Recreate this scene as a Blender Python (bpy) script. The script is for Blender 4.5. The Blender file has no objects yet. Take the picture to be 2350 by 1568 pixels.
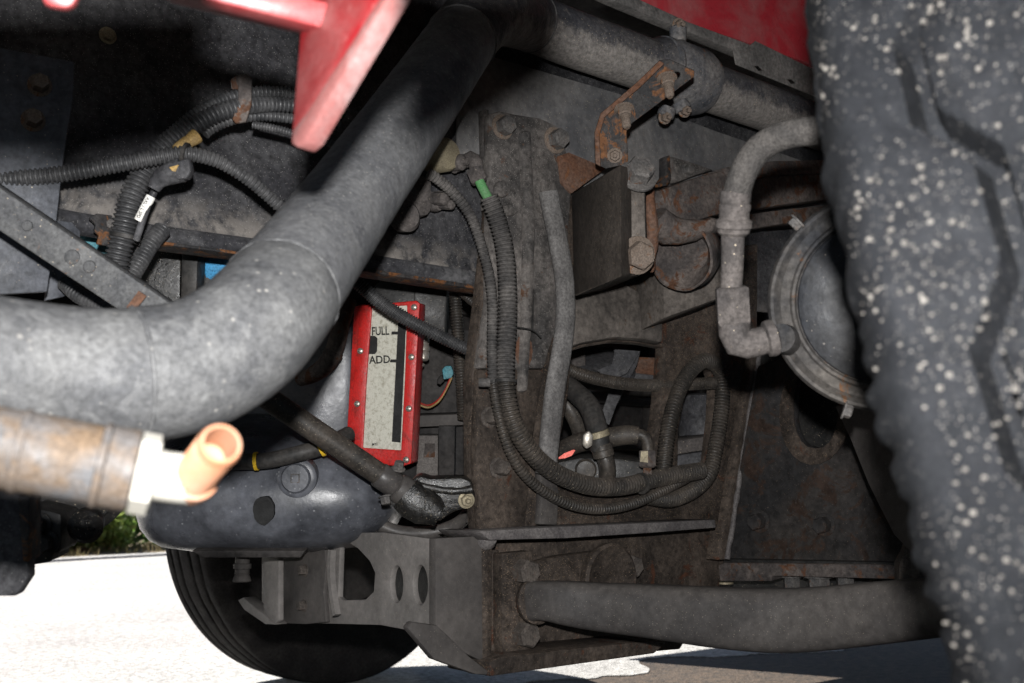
import bpy, bmesh, math, random
from mathutils import Vector, Matrix, noise as mnoise
R = math.radians
random.seed(7)
scene = bpy.context.scene
col = scene.collection

# ------------------------------------------------------------------ camera
CAM = Vector((0, 0, .68)); PITCH = R(8.3); K = .466 / 1175
_h = Vector((.635, .773, 0)).normalized()
F = Vector((_h.x * math.cos(PITCH), _h.y * math.cos(PITCH), math.sin(PITCH)))
RT = Vector((_h.y, -_h.x, 0)); UP = RT.cross(F)
cd = bpy.data.cameras.new('camera'); cam = bpy.data.objects.new('camera', cd); col.objects.link(cam)
cd.sensor_width = 23.5; cd.lens = 23.5 / (2 * .466); cd.clip_start = .02; cd.clip_end = 400
cd.dof.use_dof = True; cd.dof.focus_distance = 1.95; cd.dof.aperture_fstop = 5.0
cam.location = CAM
cam.rotation_euler = Matrix((RT, UP, -F)).transposed().to_euler()
scene.camera = cam
# ------------------------------------------------------------------ sky, sun, flash, exposure
w = bpy.data.worlds.new('World'); scene.world = w; w.use_nodes = True
nt = w.node_tree; sky = nt.nodes.new('ShaderNodeTexSky'); sky.sky_type = 'NISHITA'; sky.sun_disc = False
SUN_EL, SUN_AZ = R(55), R(20)          # azimuth from +Y (far side of the truck) towards -X
sky.sun_elevation = SUN_EL; sky.sun_rotation = -SUN_AZ
nt.links.new(sky.outputs[0], nt.nodes['Background'].inputs[0]); nt.nodes['Background'].inputs[1].default_value = .05
sd = bpy.data.lights.new('sun', 'SUN'); sd.energy = 5; sd.angle = R(.5); sd.color = (1, .96, .9)
sun = bpy.data.objects.new('sun', sd); col.objects.link(sun)
sdir = Vector((-math.sin(SUN_AZ) * math.cos(SUN_EL), math.cos(SUN_AZ) * math.cos(SUN_EL), math.sin(SUN_EL)))
sun.rotation_euler = sdir.to_track_quat('Z', 'Y').to_euler()
# the photograph is lit by the pop-up flash that stood above the lens: a real small lamp at that place
fd = bpy.data.lights.new('camera_flash', 'SPOT'); fd.energy = 88; fd.shadow_soft_size = .014
fd.spot_size = R(108); fd.spot_blend = 1.0; fd.color = (1, .99, .98)
flash = bpy.data.objects.new('camera_flash', fd); col.objects.link(flash)
flash.location = CAM + UP * .09 - F * .01
flash.rotation_euler = (-(F + UP * .09)).to_track_quat('Z', 'Y').to_euler()
vs = scene.view_settings; vs.view_transform = 'Standard'; vs.look = 'None'; vs.exposure = 1.35; vs.gamma = 1
vs.use_curve_mapping = False

# ------------------------------------------------------------------ placing helpers
def ray(x, y): return F + RT * ((x - 1175) * K) - UP * ((y - 784) * K)
def W(x, y, D): return CAM + ray(x, y) * D
def hit(x, y, pl):
    p0, n = pl; d = ray(x, y); return CAM + d * ((p0 - CAM).dot(n) / d.dot(n))
def PY(y): return (Vector((0, y, 0)), Vector((0, 1, 0)))
def PX(x): return (Vector((x, 0, 0)), Vector((1, 0, 0)))
def PD(D): return (CAM + F * D, F.copy())
def P3(a, b, c):
    a, b, c = W(*a), W(*b), W(*c); n = (b - a).cross(c - a).normalized()
    if n.dot(F) < 0: n = -n
    return (a, n)

# ------------------------------------------------------------------ materials
MAT = {}
def mk(name):
    m = bpy.data.materials.new(name); m.use_nodes = True; MAT[name] = m
    return m, m.node_tree, m.node_tree.nodes['Principled BSDF']
def c4(c): return (c[0], c[1], c[2], 1)
def grime(name, base, dust=(.17, .15, .13), amt=.5, ns=9, rough=.7, metal=0, rust=0, rustc=(.2, .07, .025), speck=0, spc=(.45, .38, .28),
          bump=.25, bs=160, updust=.35, var=.5, drybits=0, spscale=260, lo=.42, hi=.68, spec=.13, band=None, downdust=0, bandc=(.19, .172, .155)):
    m, t, b = mk(name); N = t.nodes; L = t.links
    tc = N.new('ShaderNodeTexCoord')
    def noise(s, d=8, ro=.6, dist=0):
        n = N.new('ShaderNodeTexNoise'); n.inputs['Scale'].default_value = s; n.inputs['Detail'].default_value = d
        n.inputs['Roughness'].default_value = ro; n.inputs['Distortion'].default_value = dist
        L.new(tc.outputs['Object'], n.inputs['Vector']); return n.outputs['Fac']
    def rng(v, a, c, o0=0, o1=1):
        r = N.new('ShaderNodeMapRange'); L.new(v, r.inputs[0])
        for i, x in enumerate((a, c, o0, o1)): r.inputs[i + 1].default_value = x
        return r.outputs[0]
    def math_(op, a, c):
        q = N.new('ShaderNodeMath'); q.operation = op; q.use_clamp = True
        for i, v in enumerate((a, c)):
            if isinstance(v, (int, float)): q.inputs[i].default_value = v
            else: L.new(v, q.inputs[i])
        return q.outputs[0]
    def mix(f, a, c):
        q = N.new('ShaderNodeMix'); q.data_type = 'RGBA'
        if isinstance(f, (int, float)): q.inputs[0].default_value = f
        else: L.new(f, q.inputs[0])
        for i, v in ((6, a), (7, c)):
            if isinstance(v, tuple): q.inputs[i].default_value = c4(v)
            else: L.new(v, q.inputs[i])
        return q.outputs[2]
    df = math_('MULTIPLY', rng(noise(ns, 9, .65, .4), lo, hi), amt)
    if updust:
        g = N.new('ShaderNodeNewGeometry'); s = N.new('ShaderNodeSeparateXYZ'); L.new(g.outputs['Normal'], s.inputs[0])
        df = math_('ADD', df, math_('MULTIPLY', rng(s.outputs[2], .2, 1), updust))
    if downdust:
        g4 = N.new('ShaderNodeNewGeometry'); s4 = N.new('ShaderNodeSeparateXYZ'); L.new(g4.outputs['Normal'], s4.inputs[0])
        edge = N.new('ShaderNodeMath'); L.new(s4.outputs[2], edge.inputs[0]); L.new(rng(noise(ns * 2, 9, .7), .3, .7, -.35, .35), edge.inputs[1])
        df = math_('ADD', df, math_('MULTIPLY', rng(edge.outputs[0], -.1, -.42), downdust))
    colr = mix(df, base, dust)
    fine = rng(noise(ns * 14, 6, .7), .3, .7, 1 - var, 1 + var)
    q = N.new('ShaderNodeMix'); q.data_type = 'RGBA'; q.blend_type = 'MULTIPLY'; q.inputs[0].default_value = 1
    L.new(colr, q.inputs[6]); cb = N.new('ShaderNodeCombineColor')
    for i in range(3): L.new(fine, cb.inputs[i])
    L.new(cb.outputs[0], q.inputs[7]); colr = q.outputs[2]
    if drybits:
        colr = mix(math_('MULTIPLY', rng(noise(ns * 3.3, 9, .75, .5), .56, .63), drybits), colr, tuple(min(1, x * 1.5) for x in dust))
    if band:
        g2 = N.new('ShaderNodeNewGeometry'); s3 = N.new('ShaderNodeSeparateXYZ'); L.new(g2.outputs['Position'], s3.inputs[0])
        hz = math_('MULTIPLY', rng(s3.outputs[2], band[0], band[0] + .025), rng(s3.outputs[2], band[1], band[1] - .05))
        colr = mix(math_('MULTIPLY', hz, rng(noise(ns * 3, 9, .72, .3), .42, .56, 0, .7)), colr, bandc)
    if rust:
        rm = rng(noise(ns * 1.7 + 5, 10, .72, .8), .62 - rust * .25, .66 - rust * .22)
        rc = mix(rng(noise(ns * 9, 6, .7), .35, .65), tuple(x * .4 for x in rustc), rustc)
        colr = mix(rm, colr, rc)
    if speck:
        v = N.new('ShaderNodeTexVoronoi'); v.inputs['Scale'].default_value = spscale; L.new(tc.outputs['Object'], v.inputs['Vector'])
        v.inputs['Randomness'].default_value = 1
        s2 = N.new('ShaderNodeSeparateColor'); L.new(v.outputs['Color'], s2.inputs[0])
        dv_ = N.new('ShaderNodeMath'); dv_.operation = 'DIVIDE'; L.new(v.outputs['Distance'], dv_.inputs[0]); L.new(rng(s2.outputs[1], 0, 1, .25, 1.4), dv_.inputs[1])
        sm = math_('MULTIPLY', rng(dv_.outputs[0], .14, .3, 1, 0), rng(s2.outputs[2], 0, 1, .3, 1))
        keep = rng(s2.outputs[0], 1 - speck, 1 - speck + .02)
        colr = mix(math_('MULTIPLY', math_('MULTIPLY', sm, keep), .85), colr, spc)
    L.new(colr, b.inputs['Base Color'])
    L.new(rng(noise(ns * 4, 5), .3, .7, max(.05, rough - .15), min(1, rough + .15)), b.inputs['Roughness'])
    b.inputs['Metallic'].default_value = metal; b.inputs['Specular IOR Level'].default_value = spec
    if bump:
        bn = N.new('ShaderNodeBump'); bn.inputs['Strength'].default_value = bump; bn.inputs['Distance'].default_value = .004
        L.new(math_('ADD', math_('MULTIPLY', noise(bs, 6, .7), .5), math_('MULTIPLY', noise(bs * .22, 5, .6), .5)), bn.inputs['Height'])
        L.new(bn.outputs[0], b.inputs['Normal'])
    return m
DUST = (.17, .15, .135)
grime('rail', (.026, .026, .029), (.082, .081, .083), .8, 7, .6, speck=.25, spscale=520, spc=(.25, .24, .23), updust=.3, var=.6)
grime('rail_web', (0.0199, 0.0199, 0.0222), (0.0627, 0.0619, 0.0635), .8, 7, .6, speck=.25, spscale=520, spc=(.25, .24, .23), updust=.3, var=.6, band=(1.08, 1.155))
grime('web_lit', (0.0675, 0.0684, 0.072), (0.171, 0.1638, 0.1575), .9, 4, .6, speck=.1, spscale=420, updust=.1, var=.3, bump=.25)  # paler copy of the web steel, flash light put into its colour
grime('rail_dust', (0.0425, 0.0425, 0.0442), (0.1445, 0.136, 0.1275), .9, 8, .8, drybits=.4, bump=.5)
grime('blue_steel', (0.036, 0.0387, 0.045), (0.0855, 0.09, 0.1035), .7, 7, .5, updust=.1, speck=.08, spscale=400, spec=0.25)
grime('strut', (0.0459, 0.0467, 0.049), (0.0994, 0.0994, 0.0979), .8, 16, .6, rust=.05, rustc=(.2, .09, .04), updust=.1, speck=.1, spscale=400, bump=.3)
grime('pipe', (0.052, 0.0533, 0.0585), (0.13, 0.13, 0.13), .95, 9, .5, speck=.5, spscale=260, spc=(.25, .24, .225), updust=0, bump=.35, bs=170, var=.35, drybits=.22, lo=.3, hi=.72, spec=0.18)
grime('pipe_near', (.034, .035, .038), (.105, .105, .104), .95, 13, .5, speck=.16, spscale=150, spc=(.22, .21, .195), updust=0, bump=.4, bs=120, var=.4, drybits=.3, lo=.3, hi=.68, spec=.18)
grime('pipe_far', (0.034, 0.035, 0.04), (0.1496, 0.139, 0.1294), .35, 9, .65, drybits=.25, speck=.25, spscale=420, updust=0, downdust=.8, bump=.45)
grime('clamp', (.05, .053, .06), (.17, .158, .148), .8, 9, .7, rust=.05, rustc=(.2, .09, .04), updust=.1, bump=.4, speck=.15, spscale=420)
grime('lip_grey', (.1, .097, .094), (.2, .19, .18), .9, 8, .75, updust=0, bump=.3)
grime('hanger', (0.036, 0.034, 0.033), (0.1501, 0.135, 0.1241), .85, 6, .7, speck=.35, spscale=420, spc=(.28, .26, .24), rust=.08, rustc=(.1, .055, .035), updust=.3, bump=.6, var=.6)
grime('brown', (.022, .0178, .0152), (.075, .059, .048), .8, 7, .7, speck=.45, spscale=480, spc=(.28, .2, .13), rust=.13, rustc=(.075, .034, .021), updust=.4, bump=.8, var=.6)
grime('brown_smooth', (.03, .0255, .022), (.062, .052, .045), .8, 8, .75, speck=.3, spscale=480, spc=(.2, .15, .1), updust=.1, bump=.4, var=.4)
grime('peel', (.018, .0175, .018), (.045, .039, .035), .7, 4, .65, rust=.36, rustc=(.042, .028, .022), speck=.15, spscale=560, spc=(.2, .16, .12), updust=.2, bump=.5)
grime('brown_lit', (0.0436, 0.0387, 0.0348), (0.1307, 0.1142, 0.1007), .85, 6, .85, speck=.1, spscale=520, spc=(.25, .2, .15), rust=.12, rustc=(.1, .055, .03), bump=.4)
grime('oily', (.007, .007, .007), (.025, .023, .02), .6, 25, .35, speck=.3, spscale=500, bump=.8, bs=120, updust=.05, spec=0.5)
grime('plate_grey', (0.114, 0.1064, 0.1007), (0.1805, 0.1662, 0.1568), .8, 5, .65, speck=.06, spscale=520, bump=.12, var=.2, updust=.05)
grime('plate_dark', (0.045, 0.0414, 0.0396), (0.0855, 0.0774, 0.072), .8, 5, .65, speck=.1, spscale=560, spc=(.25, .22, .18), bump=.15, var=.2)
grime('rust', (.085, .042, .026), (.1, .08, .068), .6, 12, .85, rust=.3, rustc=(.15, .065, .03), bump=.6)
grime('rust_dark', (0.0403, 0.0356, 0.0345), (0.138, 0.115, 0.1012), .7, 9, .85, rust=.36, rustc=(.1, .05, .03), bump=.6, drybits=.25)
grime('rust_strap', (.018, .018, .019), (.075, .066, .06), .5, 14, .55, rust=.42, rustc=(.15, .066, .028), bump=.9, updust=.1)
grime('rust_bolt', (.1, .078, .062), (.17, .14, .12), .6, 30, .8, rust=.16, rustc=(.16, .075, .035), bump=.5, bs=300)
grime('bolt', (.045, .044, .044), (.14, .128, .118), .7, 20, .6, rust=.1, rustc=(.12, .06, .035), bump=.4, bs=300)
grime('bolt_dark', (.038, .033, .03), (.105, .09, .078), .7, 20, .65, rust=.1, rustc=(.08, .045, .03), speck=.12, spscale=560, spc=(.22, .17, .12), bump=.4, bs=300)
grime('bar', (0.0357, 0.0331, 0.0323), (0.0723, 0.0654, 0.0603), .7, 5, .45, speck=.2, spscale=520, spc=(.25, .22, .18), bump=.2, var=.3, updust=.5, spec=0.22)
grime('conduit', (.024, .0245, .026), (.088, .086, .086), .55, 14, .5, updust=.25, bump=.1, spec=.25)
grime('conduit_dusty', (0.0382, 0.0365, 0.0357), (0.136, 0.1258, 0.1173), .7, 12, .7, updust=.2, bump=.15)
grime('conduit_brown', (.02, .018, .016), (.08, .066, .054), .55, 12, .5, speck=.2, spscale=500, updust=.35, bump=.15, spec=0.28)
grime('rubber_grey', (0.0765, 0.0731, 0.0714), (0.17, 0.1632, 0.1581), .8, 14, .9, bump=.6, bs=420, updust=.05, speck=.2, spscale=500, spc=(.3, .29, .28))
grime('rubber_black', (.015, .015, .015), (.07, .062, .055), .5, 10, .6, updust=.3, bump=.2, spec=0.25)
grime('hose_air', (0.0391, 0.0367, 0.0351), (0.09, 0.0821, 0.0758), .8, 20, .9, bump=.9, bs=330, updust=.2)
grime('fitting', (0.0386, 0.035, 0.034), (0.1012, 0.0892, 0.0828), .8, 14, .85, bump=.3, updust=.2, speck=.1, spscale=300)
grime('chamber', (0.0113, 0.0126, 0.0158), (0.0302, 0.0294, 0.029), .8, 9, .5, speck=.1, spscale=260, spc=(.2, .18, .16), updust=.15, bump=.25, spec=0.2)
grime('band', (0.017, 0.0177, 0.0198), (0.0704, 0.0636, 0.0569), .9, 9, .75, rust=.1, rustc=(.12, .06, .03), updust=.1, bump=.4)
grime('red', (0.1349, 0.0067, 0.0086), (0.1533, 0.0613, 0.0583), .55, 18, .42, updust=0, bump=.1, var=.15, spec=0.3, lo=.42, drybits=.3)
grime('red_pale', (0.136, 0.051, 0.0476), (0.1632, 0.1292, 0.1258), .95, 22, .75, bump=.2, var=.2)
grime('red_panel', (.34, .028, .038), (.3, .115, .115), .8, 6, .35, updust=0, bump=.05, var=.1, spec=0.3)
grime('red_gauge', (.4, .013, .011), (.06, .014, .01), .75, 45, .4, speck=.45, spscale=380, spc=(.02, .008, .006), bump=.35, updust=0, spec=.3, lo=.5, hi=.72)
grime('gauge_face', (.43, .42, .36), (.15, .135, .09), .9, 130, .6, speck=.4, spscale=500, spc=(.08, .06, .03), bump=.3, updust=0, lo=.48, hi=.75, spec=.3)
grime('black_print', (.012, .012, .012), (.03, .03, .03), .5, 30, .6, bump=0, updust=0)
grime('pan', (.019, .0205, .0245), (.115, .12, .137), .95, 4, .33, speck=.22, spscale=170, spc=(.2, .205, .215), bump=.2, bs=120, updust=.05, lo=.34, hi=.68, spec=.45, var=.3)
grime('tyre', (0.0061, 0.0066, 0.0076), (0.0115, 0.0122, 0.0136), .8, 34, .8, speck=.45, spscale=420, spc=(.1, .095, .088), bump=.3, bs=1100, updust=0, var=.35, spec=.06)
grime('tyre_far', (.013, .012, .012), (.03, .028, .026), .6, 10, .85, bump=.3, updust=0, spec=0.08)
grime('stone', (0.031, 0.0279, 0.0248), (0.1364, 0.1271, 0.1147), 1, 160, .4, bump=0, updust=0, spec=0.3, lo=.3, hi=.75)
grime('zinc', (.3, .28, .25), (.2, .17, .13), .6, 60, .4, metal=.6, bump=.2, updust=0)
grime('brass', (.22, .19, .13), (.14, .12, .09), .6, 40, .55, metal=.3, bump=.3)
grime('pvc_white', (0.255, 0.2465, 0.221), (0.17, 0.1445, 0.1105), .3, 25, .4, bump=.05, var=.1, updust=0, spec=0.2)
grime('pvc_peach', (0.204, 0.0892, 0.0467), (0.204, 0.1445, 0.1105), .5, 40, .5, bump=.08, var=.12, updust=0, spec=0.2)
grime('stained_pipe', (0.056, 0.056, 0.0576), (0.068, 0.048, 0.032), .9, 26, .5, drybits=.5, bump=.3, lo=.42, hi=.6, spec=0.08)
grime('yellow', (.26, .17, .06), (.2, .15, .09), .6, 30, .6, bump=.1, updust=0)
grime('yellow_band', (.6, .38, .02), (.4, .25, .05), .4, 30, .5, bump=.05, updust=0)
grime('white_label', (.62, .61, .58), (.4, .37, .32), .4, 40, .6, bump=.05, updust=0, var=.1)
grime('green', (.07, .2, .075), (.17, .2, .15), .5, 40, .6, bump=.1, updust=0)
grime('teal', (.06, .2, .24), (.12, .16, .16), .5, 18, .6, bump=.1)
grime('blue', (.04, .22, .42), (.1, .2, .3), .4, 18, .5, bump=.1)
grime('pink', (.75, .16, .13), (.8, .25, .2), .4, 18, .6, bump=0, updust=0)
grime('wire_red', (.3, .02, .015), (.1, .03, .02), .4, 30, .5, bump=0)
grime('black_block', (.012, .012, .012), (.04, .037, .034), .6, 8, .5, speck=.15, spscale=380, bump=.4, spec=0.3)
grime('engine_dark', (.02, .019, .019), (.05, .045, .042), .7, 5, .7, bump=.4)
grime('weld', (.06, .055, .055), (.13, .12, .115), .8, 20, .55, bump=.5, bs=150)
grime('underbody', (.015, .015, .015), (.03, .028, .026), .6, 4, .85, bump=.2, updust=0, spec=0.05)
grime('rag', (.1, .09, .085), (.16, .15, .14), .6, 20, .9, bump=.4)

def concrete(name, c0, c1, c2, fs=60):
    m, t, b = mk(name); N = t.nodes; L = t.links
    tc = N.new('ShaderNodeTexCoord'); a = N.new('ShaderNodeTexNoise'); a.inputs['Scale'].default_value = .7; a.inputs['Detail'].default_value = 10; a.inputs['Roughness'].default_value = .7
    c = N.new('ShaderNodeTexVoronoi'); c.inputs['Scale'].default_value = 90
    f = N.new('ShaderNodeTexNoise'); f.inputs['Scale'].default_value = fs; f.inputs['Detail'].default_value = 8; f.inputs['Roughness'].default_value = .75
    for n in (a, c, f): L.new(tc.outputs['Object'], n.inputs['Vector'])
    r1 = N.new('ShaderNodeValToRGB'); r1.color_ramp.elements[0].position = .3; r1.color_ramp.elements[1].position = .7
    r1.color_ramp.elements[0].color = c0; r1.color_ramp.elements[1].color = c1; L.new(a.outputs[0], r1.inputs[0])
    r2 = N.new('ShaderNodeValToRGB'); r2.color_ramp.elements[0].position = .36; r2.color_ramp.elements[1].position = .62
    r2.color_ramp.elements[0].color = c2; r2.color_ramp.elements[1].color = (1, 1, 1, 1); L.new(f.outputs[0], r2.inputs[0])
    q = N.new('ShaderNodeMix'); q.data_type = 'RGBA'; q.blend_type = 'MULTIPLY'; q.inputs[0].default_value = 1
    L.new(r1.outputs[0], q.inputs[6]); L.new(r2.outputs[0], q.inputs[7]); L.new(q.outputs[2], b.inputs['Base Color'])
    b.inputs['Roughness'].default_value = .85
    bp = N.new('ShaderNodeBump'); bp.inputs['Strength'].default_value = .9; bp.inputs['Distance'].default_value = .006
    s = N.new('ShaderNodeMath'); L.new(c.outputs['Distance'], s.inputs[0]); L.new(f.outputs[0], s.inputs[1]); L.new(s.outputs[0], bp.inputs['Height']); L.new(bp.outputs[0], b.inputs['Normal'])
concrete('concrete', (.31, .305, .3, 1), (.52, .51, .49, 1), (.36, .36, .35, 1), 34); concrete('asphalt', (.045, .029, .018, 1), (.105, .072, .047, 1), (.1, .1, .1, 1), 26)
def leafmat(name, a, c2):
    m, t, b = mk(name); N = t.nodes; L = t.links
    o = N.new('ShaderNodeNewGeometry'); r = N.new('ShaderNodeValToRGB')
    r.color_ramp.elements[0].color = c4(a); r.color_ramp.elements[1].color = c4(c2)
    L.new(o.outputs['Random Per Island'], r.inputs[0]); L.new(r.outputs[0], b.inputs['Base Color']); b.inputs['Roughness'].default_value = .55
    tr = N.new('ShaderNodeBsdfTranslucent'); L.new(r.outputs[0], tr.inputs[0]); mx = N.new('ShaderNodeMixShader'); mx.inputs[0].default_value = .55
    L.new(b.outputs[0], mx.inputs[1]); L.new(tr.outputs[0], mx.inputs[2]); L.new(mx.outputs[0], N['Material Output'].inputs[0])
leafmat('leaf', (.045, .11, .022), (.12, .2, .045)); leafmat('leaf_light', (.11, .2, .04), (.24, .28, .08)); leafmat('grass', (.12, .11, .04), (.24, .19, .1))
grime('bark', (.08, .06, .045), (.14, .11, .09), .6, 8, .9)
grime('verge_soil', (.16, .13, .09), (.28, .23, .16), .8, 3, .95, updust=0)

# ------------------------------------------------------------------ object helpers
WL = {}
def tag(o, label=None, cat=None, group=None, kind=None):
    for k_, v in (('label', label), ('category', cat), ('group', group), ('kind', kind)):
        if v: o[k_] = v
    return o
def thing(name, label, cat, loc, group=None):
    o = bpy.data.objects.new(name, None); o.empty_display_size = .05; col.objects.link(o); o.location = loc; WL[o.name] = Vector(loc)
    return tag(o, label, cat, group)
def finish(name, bm, mat, parent=None, smooth=35, label=None, cat=None, group=None, kind=None):
    bmesh.ops.recalc_face_normals(bm, faces=bm.faces[:])
    me = bpy.data.meshes.new(name)
    lo = Vector((1e9,) * 3); hi = -lo
    for v in bm.verts:
        for i in range(3): lo[i] = min(lo[i], v.co[i]); hi[i] = max(hi[i], v.co[i])
    c = (lo + hi) / 2
    if not parent: c.z = lo.z
    bmesh.ops.translate(bm, verts=bm.verts[:], vec=-c); bm.to_mesh(me); bm.free()
    if smooth:
        for p in me.polygons: p.use_smooth = True
        me.set_sharp_from_angle(angle=R(smooth))
    me.materials.append(MAT[mat])
    o = bpy.data.objects.new(name, me); col.objects.link(o); WL[o.name] = c
    if parent: o.parent = parent; o.location = c - WL[parent.name]
    else: o.location = c
    return tag(o, label, cat, group, kind)
def poly_bm(pts, n, t, holes=(), bevel=.0015, seg=2, bm=None):
    own = bm is None
    b = bmesh.new()
    if holes:
        es = []
        for loop in [pts] + list(holes):
            vs_ = [b.verts.new(p) for p in loop]
            es += [b.edges.new((vs_[i], vs_[(i + 1) % len(vs_)])) for i in range(len(vs_))]
        r = bmesh.ops.triangle_fill(b, use_beauty=True, use_dissolve=False, edges=es)
        fs = [g for g in r['geom'] if isinstance(g, bmesh.types.BMFace)]
    else:
        fs = [b.faces.new([b.verts.new(p) for p in pts])]
    r = bmesh.ops.extrude_face_region(b, geom=fs, use_keep_orig=True)
    vs_ = [g for g in r['geom'] if isinstance(g, bmesh.types.BMVert)]
    bmesh.ops.translate(b, verts=vs_, vec=n * t)
    bmesh.ops.recalc_face_normals(b, faces=b.faces[:])
    if bevel:
        ed = [e for e in b.edges if len(e.link_faces) == 2 and e.calc_face_angle(0) > R(40)]
        bmesh.ops.bevel(b, geom=ed, offset=bevel, segments=seg, affect='EDGES', clamp_overlap=True, profile=.5)
    if own: return b
    me = bpy.data.meshes.new('tmp'); b.to_mesh(me); b.free(); bm.from_mesh(me); bpy.data.meshes.remove(me)
    return bm
def plate(name, px, pl, t, mat, parent=None, holes=(), bevel=.0015, off=0, **kw):
    """prism whose front outline is given in photo pixels on a plane of the truck; t = thickness away from the viewer, off = towards"""
    pl = (pl[0] - pl[1] * off, pl[1])
    pts = [hit(x, y, pl) for x, y in px]; hs = [[hit(x, y, pl) for x, y in h] for h in holes]
    return finish(name, poly_bm(pts, pl[1], t, hs, bevel), mat, parent, **kw)
def box(name, lo, hi, mat, parent=None, bevel=.004, **kw):
    x0, y0, z0 = lo; x1, y1, z1 = hi
    return finish(name, poly_bm([Vector((x0, y0, z0)), Vector((x1, y0, z0)), Vector((x1, y0, z1)), Vector((x0, y0, z1))], Vector((0, 1, 0)), y1 - y0, (), bevel), mat, parent, **kw)
def oval(cx, cy, rx, ry, n=20, rot=0, pw=1):
    o = []
    for i in range(n):
        a = 2 * math.pi * i / n; x, y = math.cos(a), math.sin(a)
        x = math.copysign(abs(x) ** pw, x) * rx; y = math.copysign(abs(y) ** pw, y) * ry
        o.append((cx + x * math.cos(rot) - y * math.sin(rot), cy + x * math.sin(rot) + y * math.cos(rot)))
    return o
def spline(P, rad, ds):
    """Catmull-Rom through points, resampled evenly; returns [(point, radius)]"""
    n = len(P); rr = rad if isinstance(rad, (list, tuple)) else [rad] * n
    fine = []
    for i in range(n - 1):
        p0, p1, p2, p3 = P[max(i - 1, 0)], P[i], P[i + 1], P[min(i + 2, n - 1)]
        for j in range(24):
            t = j / 24; t2 = t * t; t3 = t2 * t
            q = .5 * ((2 * p1) + (p2 - p0) * t + (2 * p0 - 5 * p1 + 4 * p2 - p3) * t2 + (3 * p1 - p0 - 3 * p2 + p3) * t3)
            fine.append((q, rr[i] + (rr[i + 1] - rr[i]) * t))
    fine.append((P[-1].copy(), rr[-1]))
    out = [fine[0]]; acc = 0
    for a, b in zip(fine, fine[1:]):
        L = (b[0] - a[0]).length; pos = 0
        while acc + (L - pos) >= ds:
            pos += ds - acc; acc = 0; f_ = pos / L
            out.append((a[0].lerp(b[0], f_), a[1] + (b[1] - a[1]) * f_))
        acc += L - pos
    out.append(fine[-1])
    return out
def sweep(bm, S, sides, rmod=None, caps=True, jit=0):
    prev = None; n0 = None; rings = []
    for i, (p, r) in enumerate(S):
        tg = (S[min(i + 1, len(S) - 1)][0] - S[max(i - 1, 0)][0])
        if tg.length < 1e-9: continue
        tg.normalize()
        if n0 is None:
            n0 = tg.orthogonal().normalized()
        else:
            n0 = (n0 - tg * n0.dot(tg)).normalized()
        b = tg.cross(n0); rr = r * (rmod(i) if rmod else 1)
        ring = []
        for k_ in range(sides):
            a = 2 * math.pi * k_ / sides; d = n0 * math.cos(a) + b * math.sin(a)
            q = rr
            if jit: q += jit * mnoise.noise((p + d * r) * 45)
            ring.append(bm.verts.new(p + d * q))
        if rings:
            for k_ in range(sides): bm.faces.new((rings[-1][k_], rings[-1][(k_ + 1) % sides], ring[(k_ + 1) % sides], ring[k_]))
        rings.append(ring)
    if caps:
        bm.faces.new(rings[0][::-1]); bm.faces.new(rings[-1])
    return bm
def tube(name, P, rad, mat, parent=None, sides=16, corr=None, ds=None, jit=0, smooth=50, **kw):
    r0 = rad if not isinstance(rad, (list, tuple)) else max(rad)
    bm = bmesh.new()
    if corr:
        S = spline(P, rad, corr / 5); pat = (1, 1, .95, .79, .81)
        sweep(bm, S, sides, lambda i: pat[i % 5]); smooth = 30
    else:
        sweep(bm, spline(P, rad, ds or r0 * .6), sides, jit=jit)
    return finish(name, bm, mat, parent, smooth=smooth, **kw)
def lathe_bm(o, axis, prof, seg=28, bm=None):
    """prof: (radius, height along axis)"""
    axis = axis.normalized(); e1 = axis.orthogonal().normalized(); e2 = axis.cross(e1)
    bm = bm or bmesh.new(); rings = []
    for r, h in prof:
        if r < 1e-6: rings.append([bm.verts.new(o + axis * h)])
        else: rings.append([bm.verts.new(o + axis * h + (e1 * math.cos(2 * math.pi * k_ / seg) + e2 * math.sin(2 * math.pi * k_ / seg)) * r) for k_ in range(seg)])
    for a, b in zip(rings, rings[1:]):
        for k_ in range(seg):
            j = (k_ + 1) % seg
            if len(a) == 1 and len(b) == 1: continue
            if len(a) == 1: bm.faces.new((a[0], b[j], b[k_]))
            elif len(b) == 1: bm.faces.new((a[k_], a[j], b[0]))
            else: bm.faces.new((a[k_], a[j], b[j], b[k_]))
    for rg, fl in ((rings[0], 1), (rings[-1], 0)):
        if len(rg) > 1: bm.faces.new(rg[::-1] if fl else rg)
    return bm
def lathe(name, o, axis, prof, mat, parent=None, seg=28, smooth=35, **kw):
    return finish(name, lathe_bm(o, axis, prof, seg), mat, parent, smooth=smooth, **kw)
def bolt(parent, pos, axis, r, mat='bolt', h=None, washer=True, name='bolt', stud=0, wmat=None, rot=None):
    """hex head on its washer; axis points out of the surface"""
    h = h or r * .95; axis = axis.normalized(); w_ = r * .16 if washer else 0
    o = lathe(name, pos, axis, [(r, w_ - .0005), (r, w_ + h * .82), (r * .86, w_ + h)] + ([(r * .45, w_ + h + .0003), (r * .45, w_ + h + stud), (r * .3, w_ + h + stud + .002)] if stud else []), mat, parent, seg=6, smooth=25)
    if washer: lathe('washer', pos, axis, [(r * 1.34, -.001), (r * 1.34, w_ * .8), (r * 1.25, w_)], wmat or mat, o, seg=24)
    return o
def pbolt(parent, x, y, pl, rpx, mat='bolt', **kw):
    p = hit(x, y, pl); D = (p - CAM).dot(F)
    return bolt(parent, p, -pl[1], rpx * K * D, mat, **kw)
def path(L): return [W(*p) for p in L]
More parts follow.
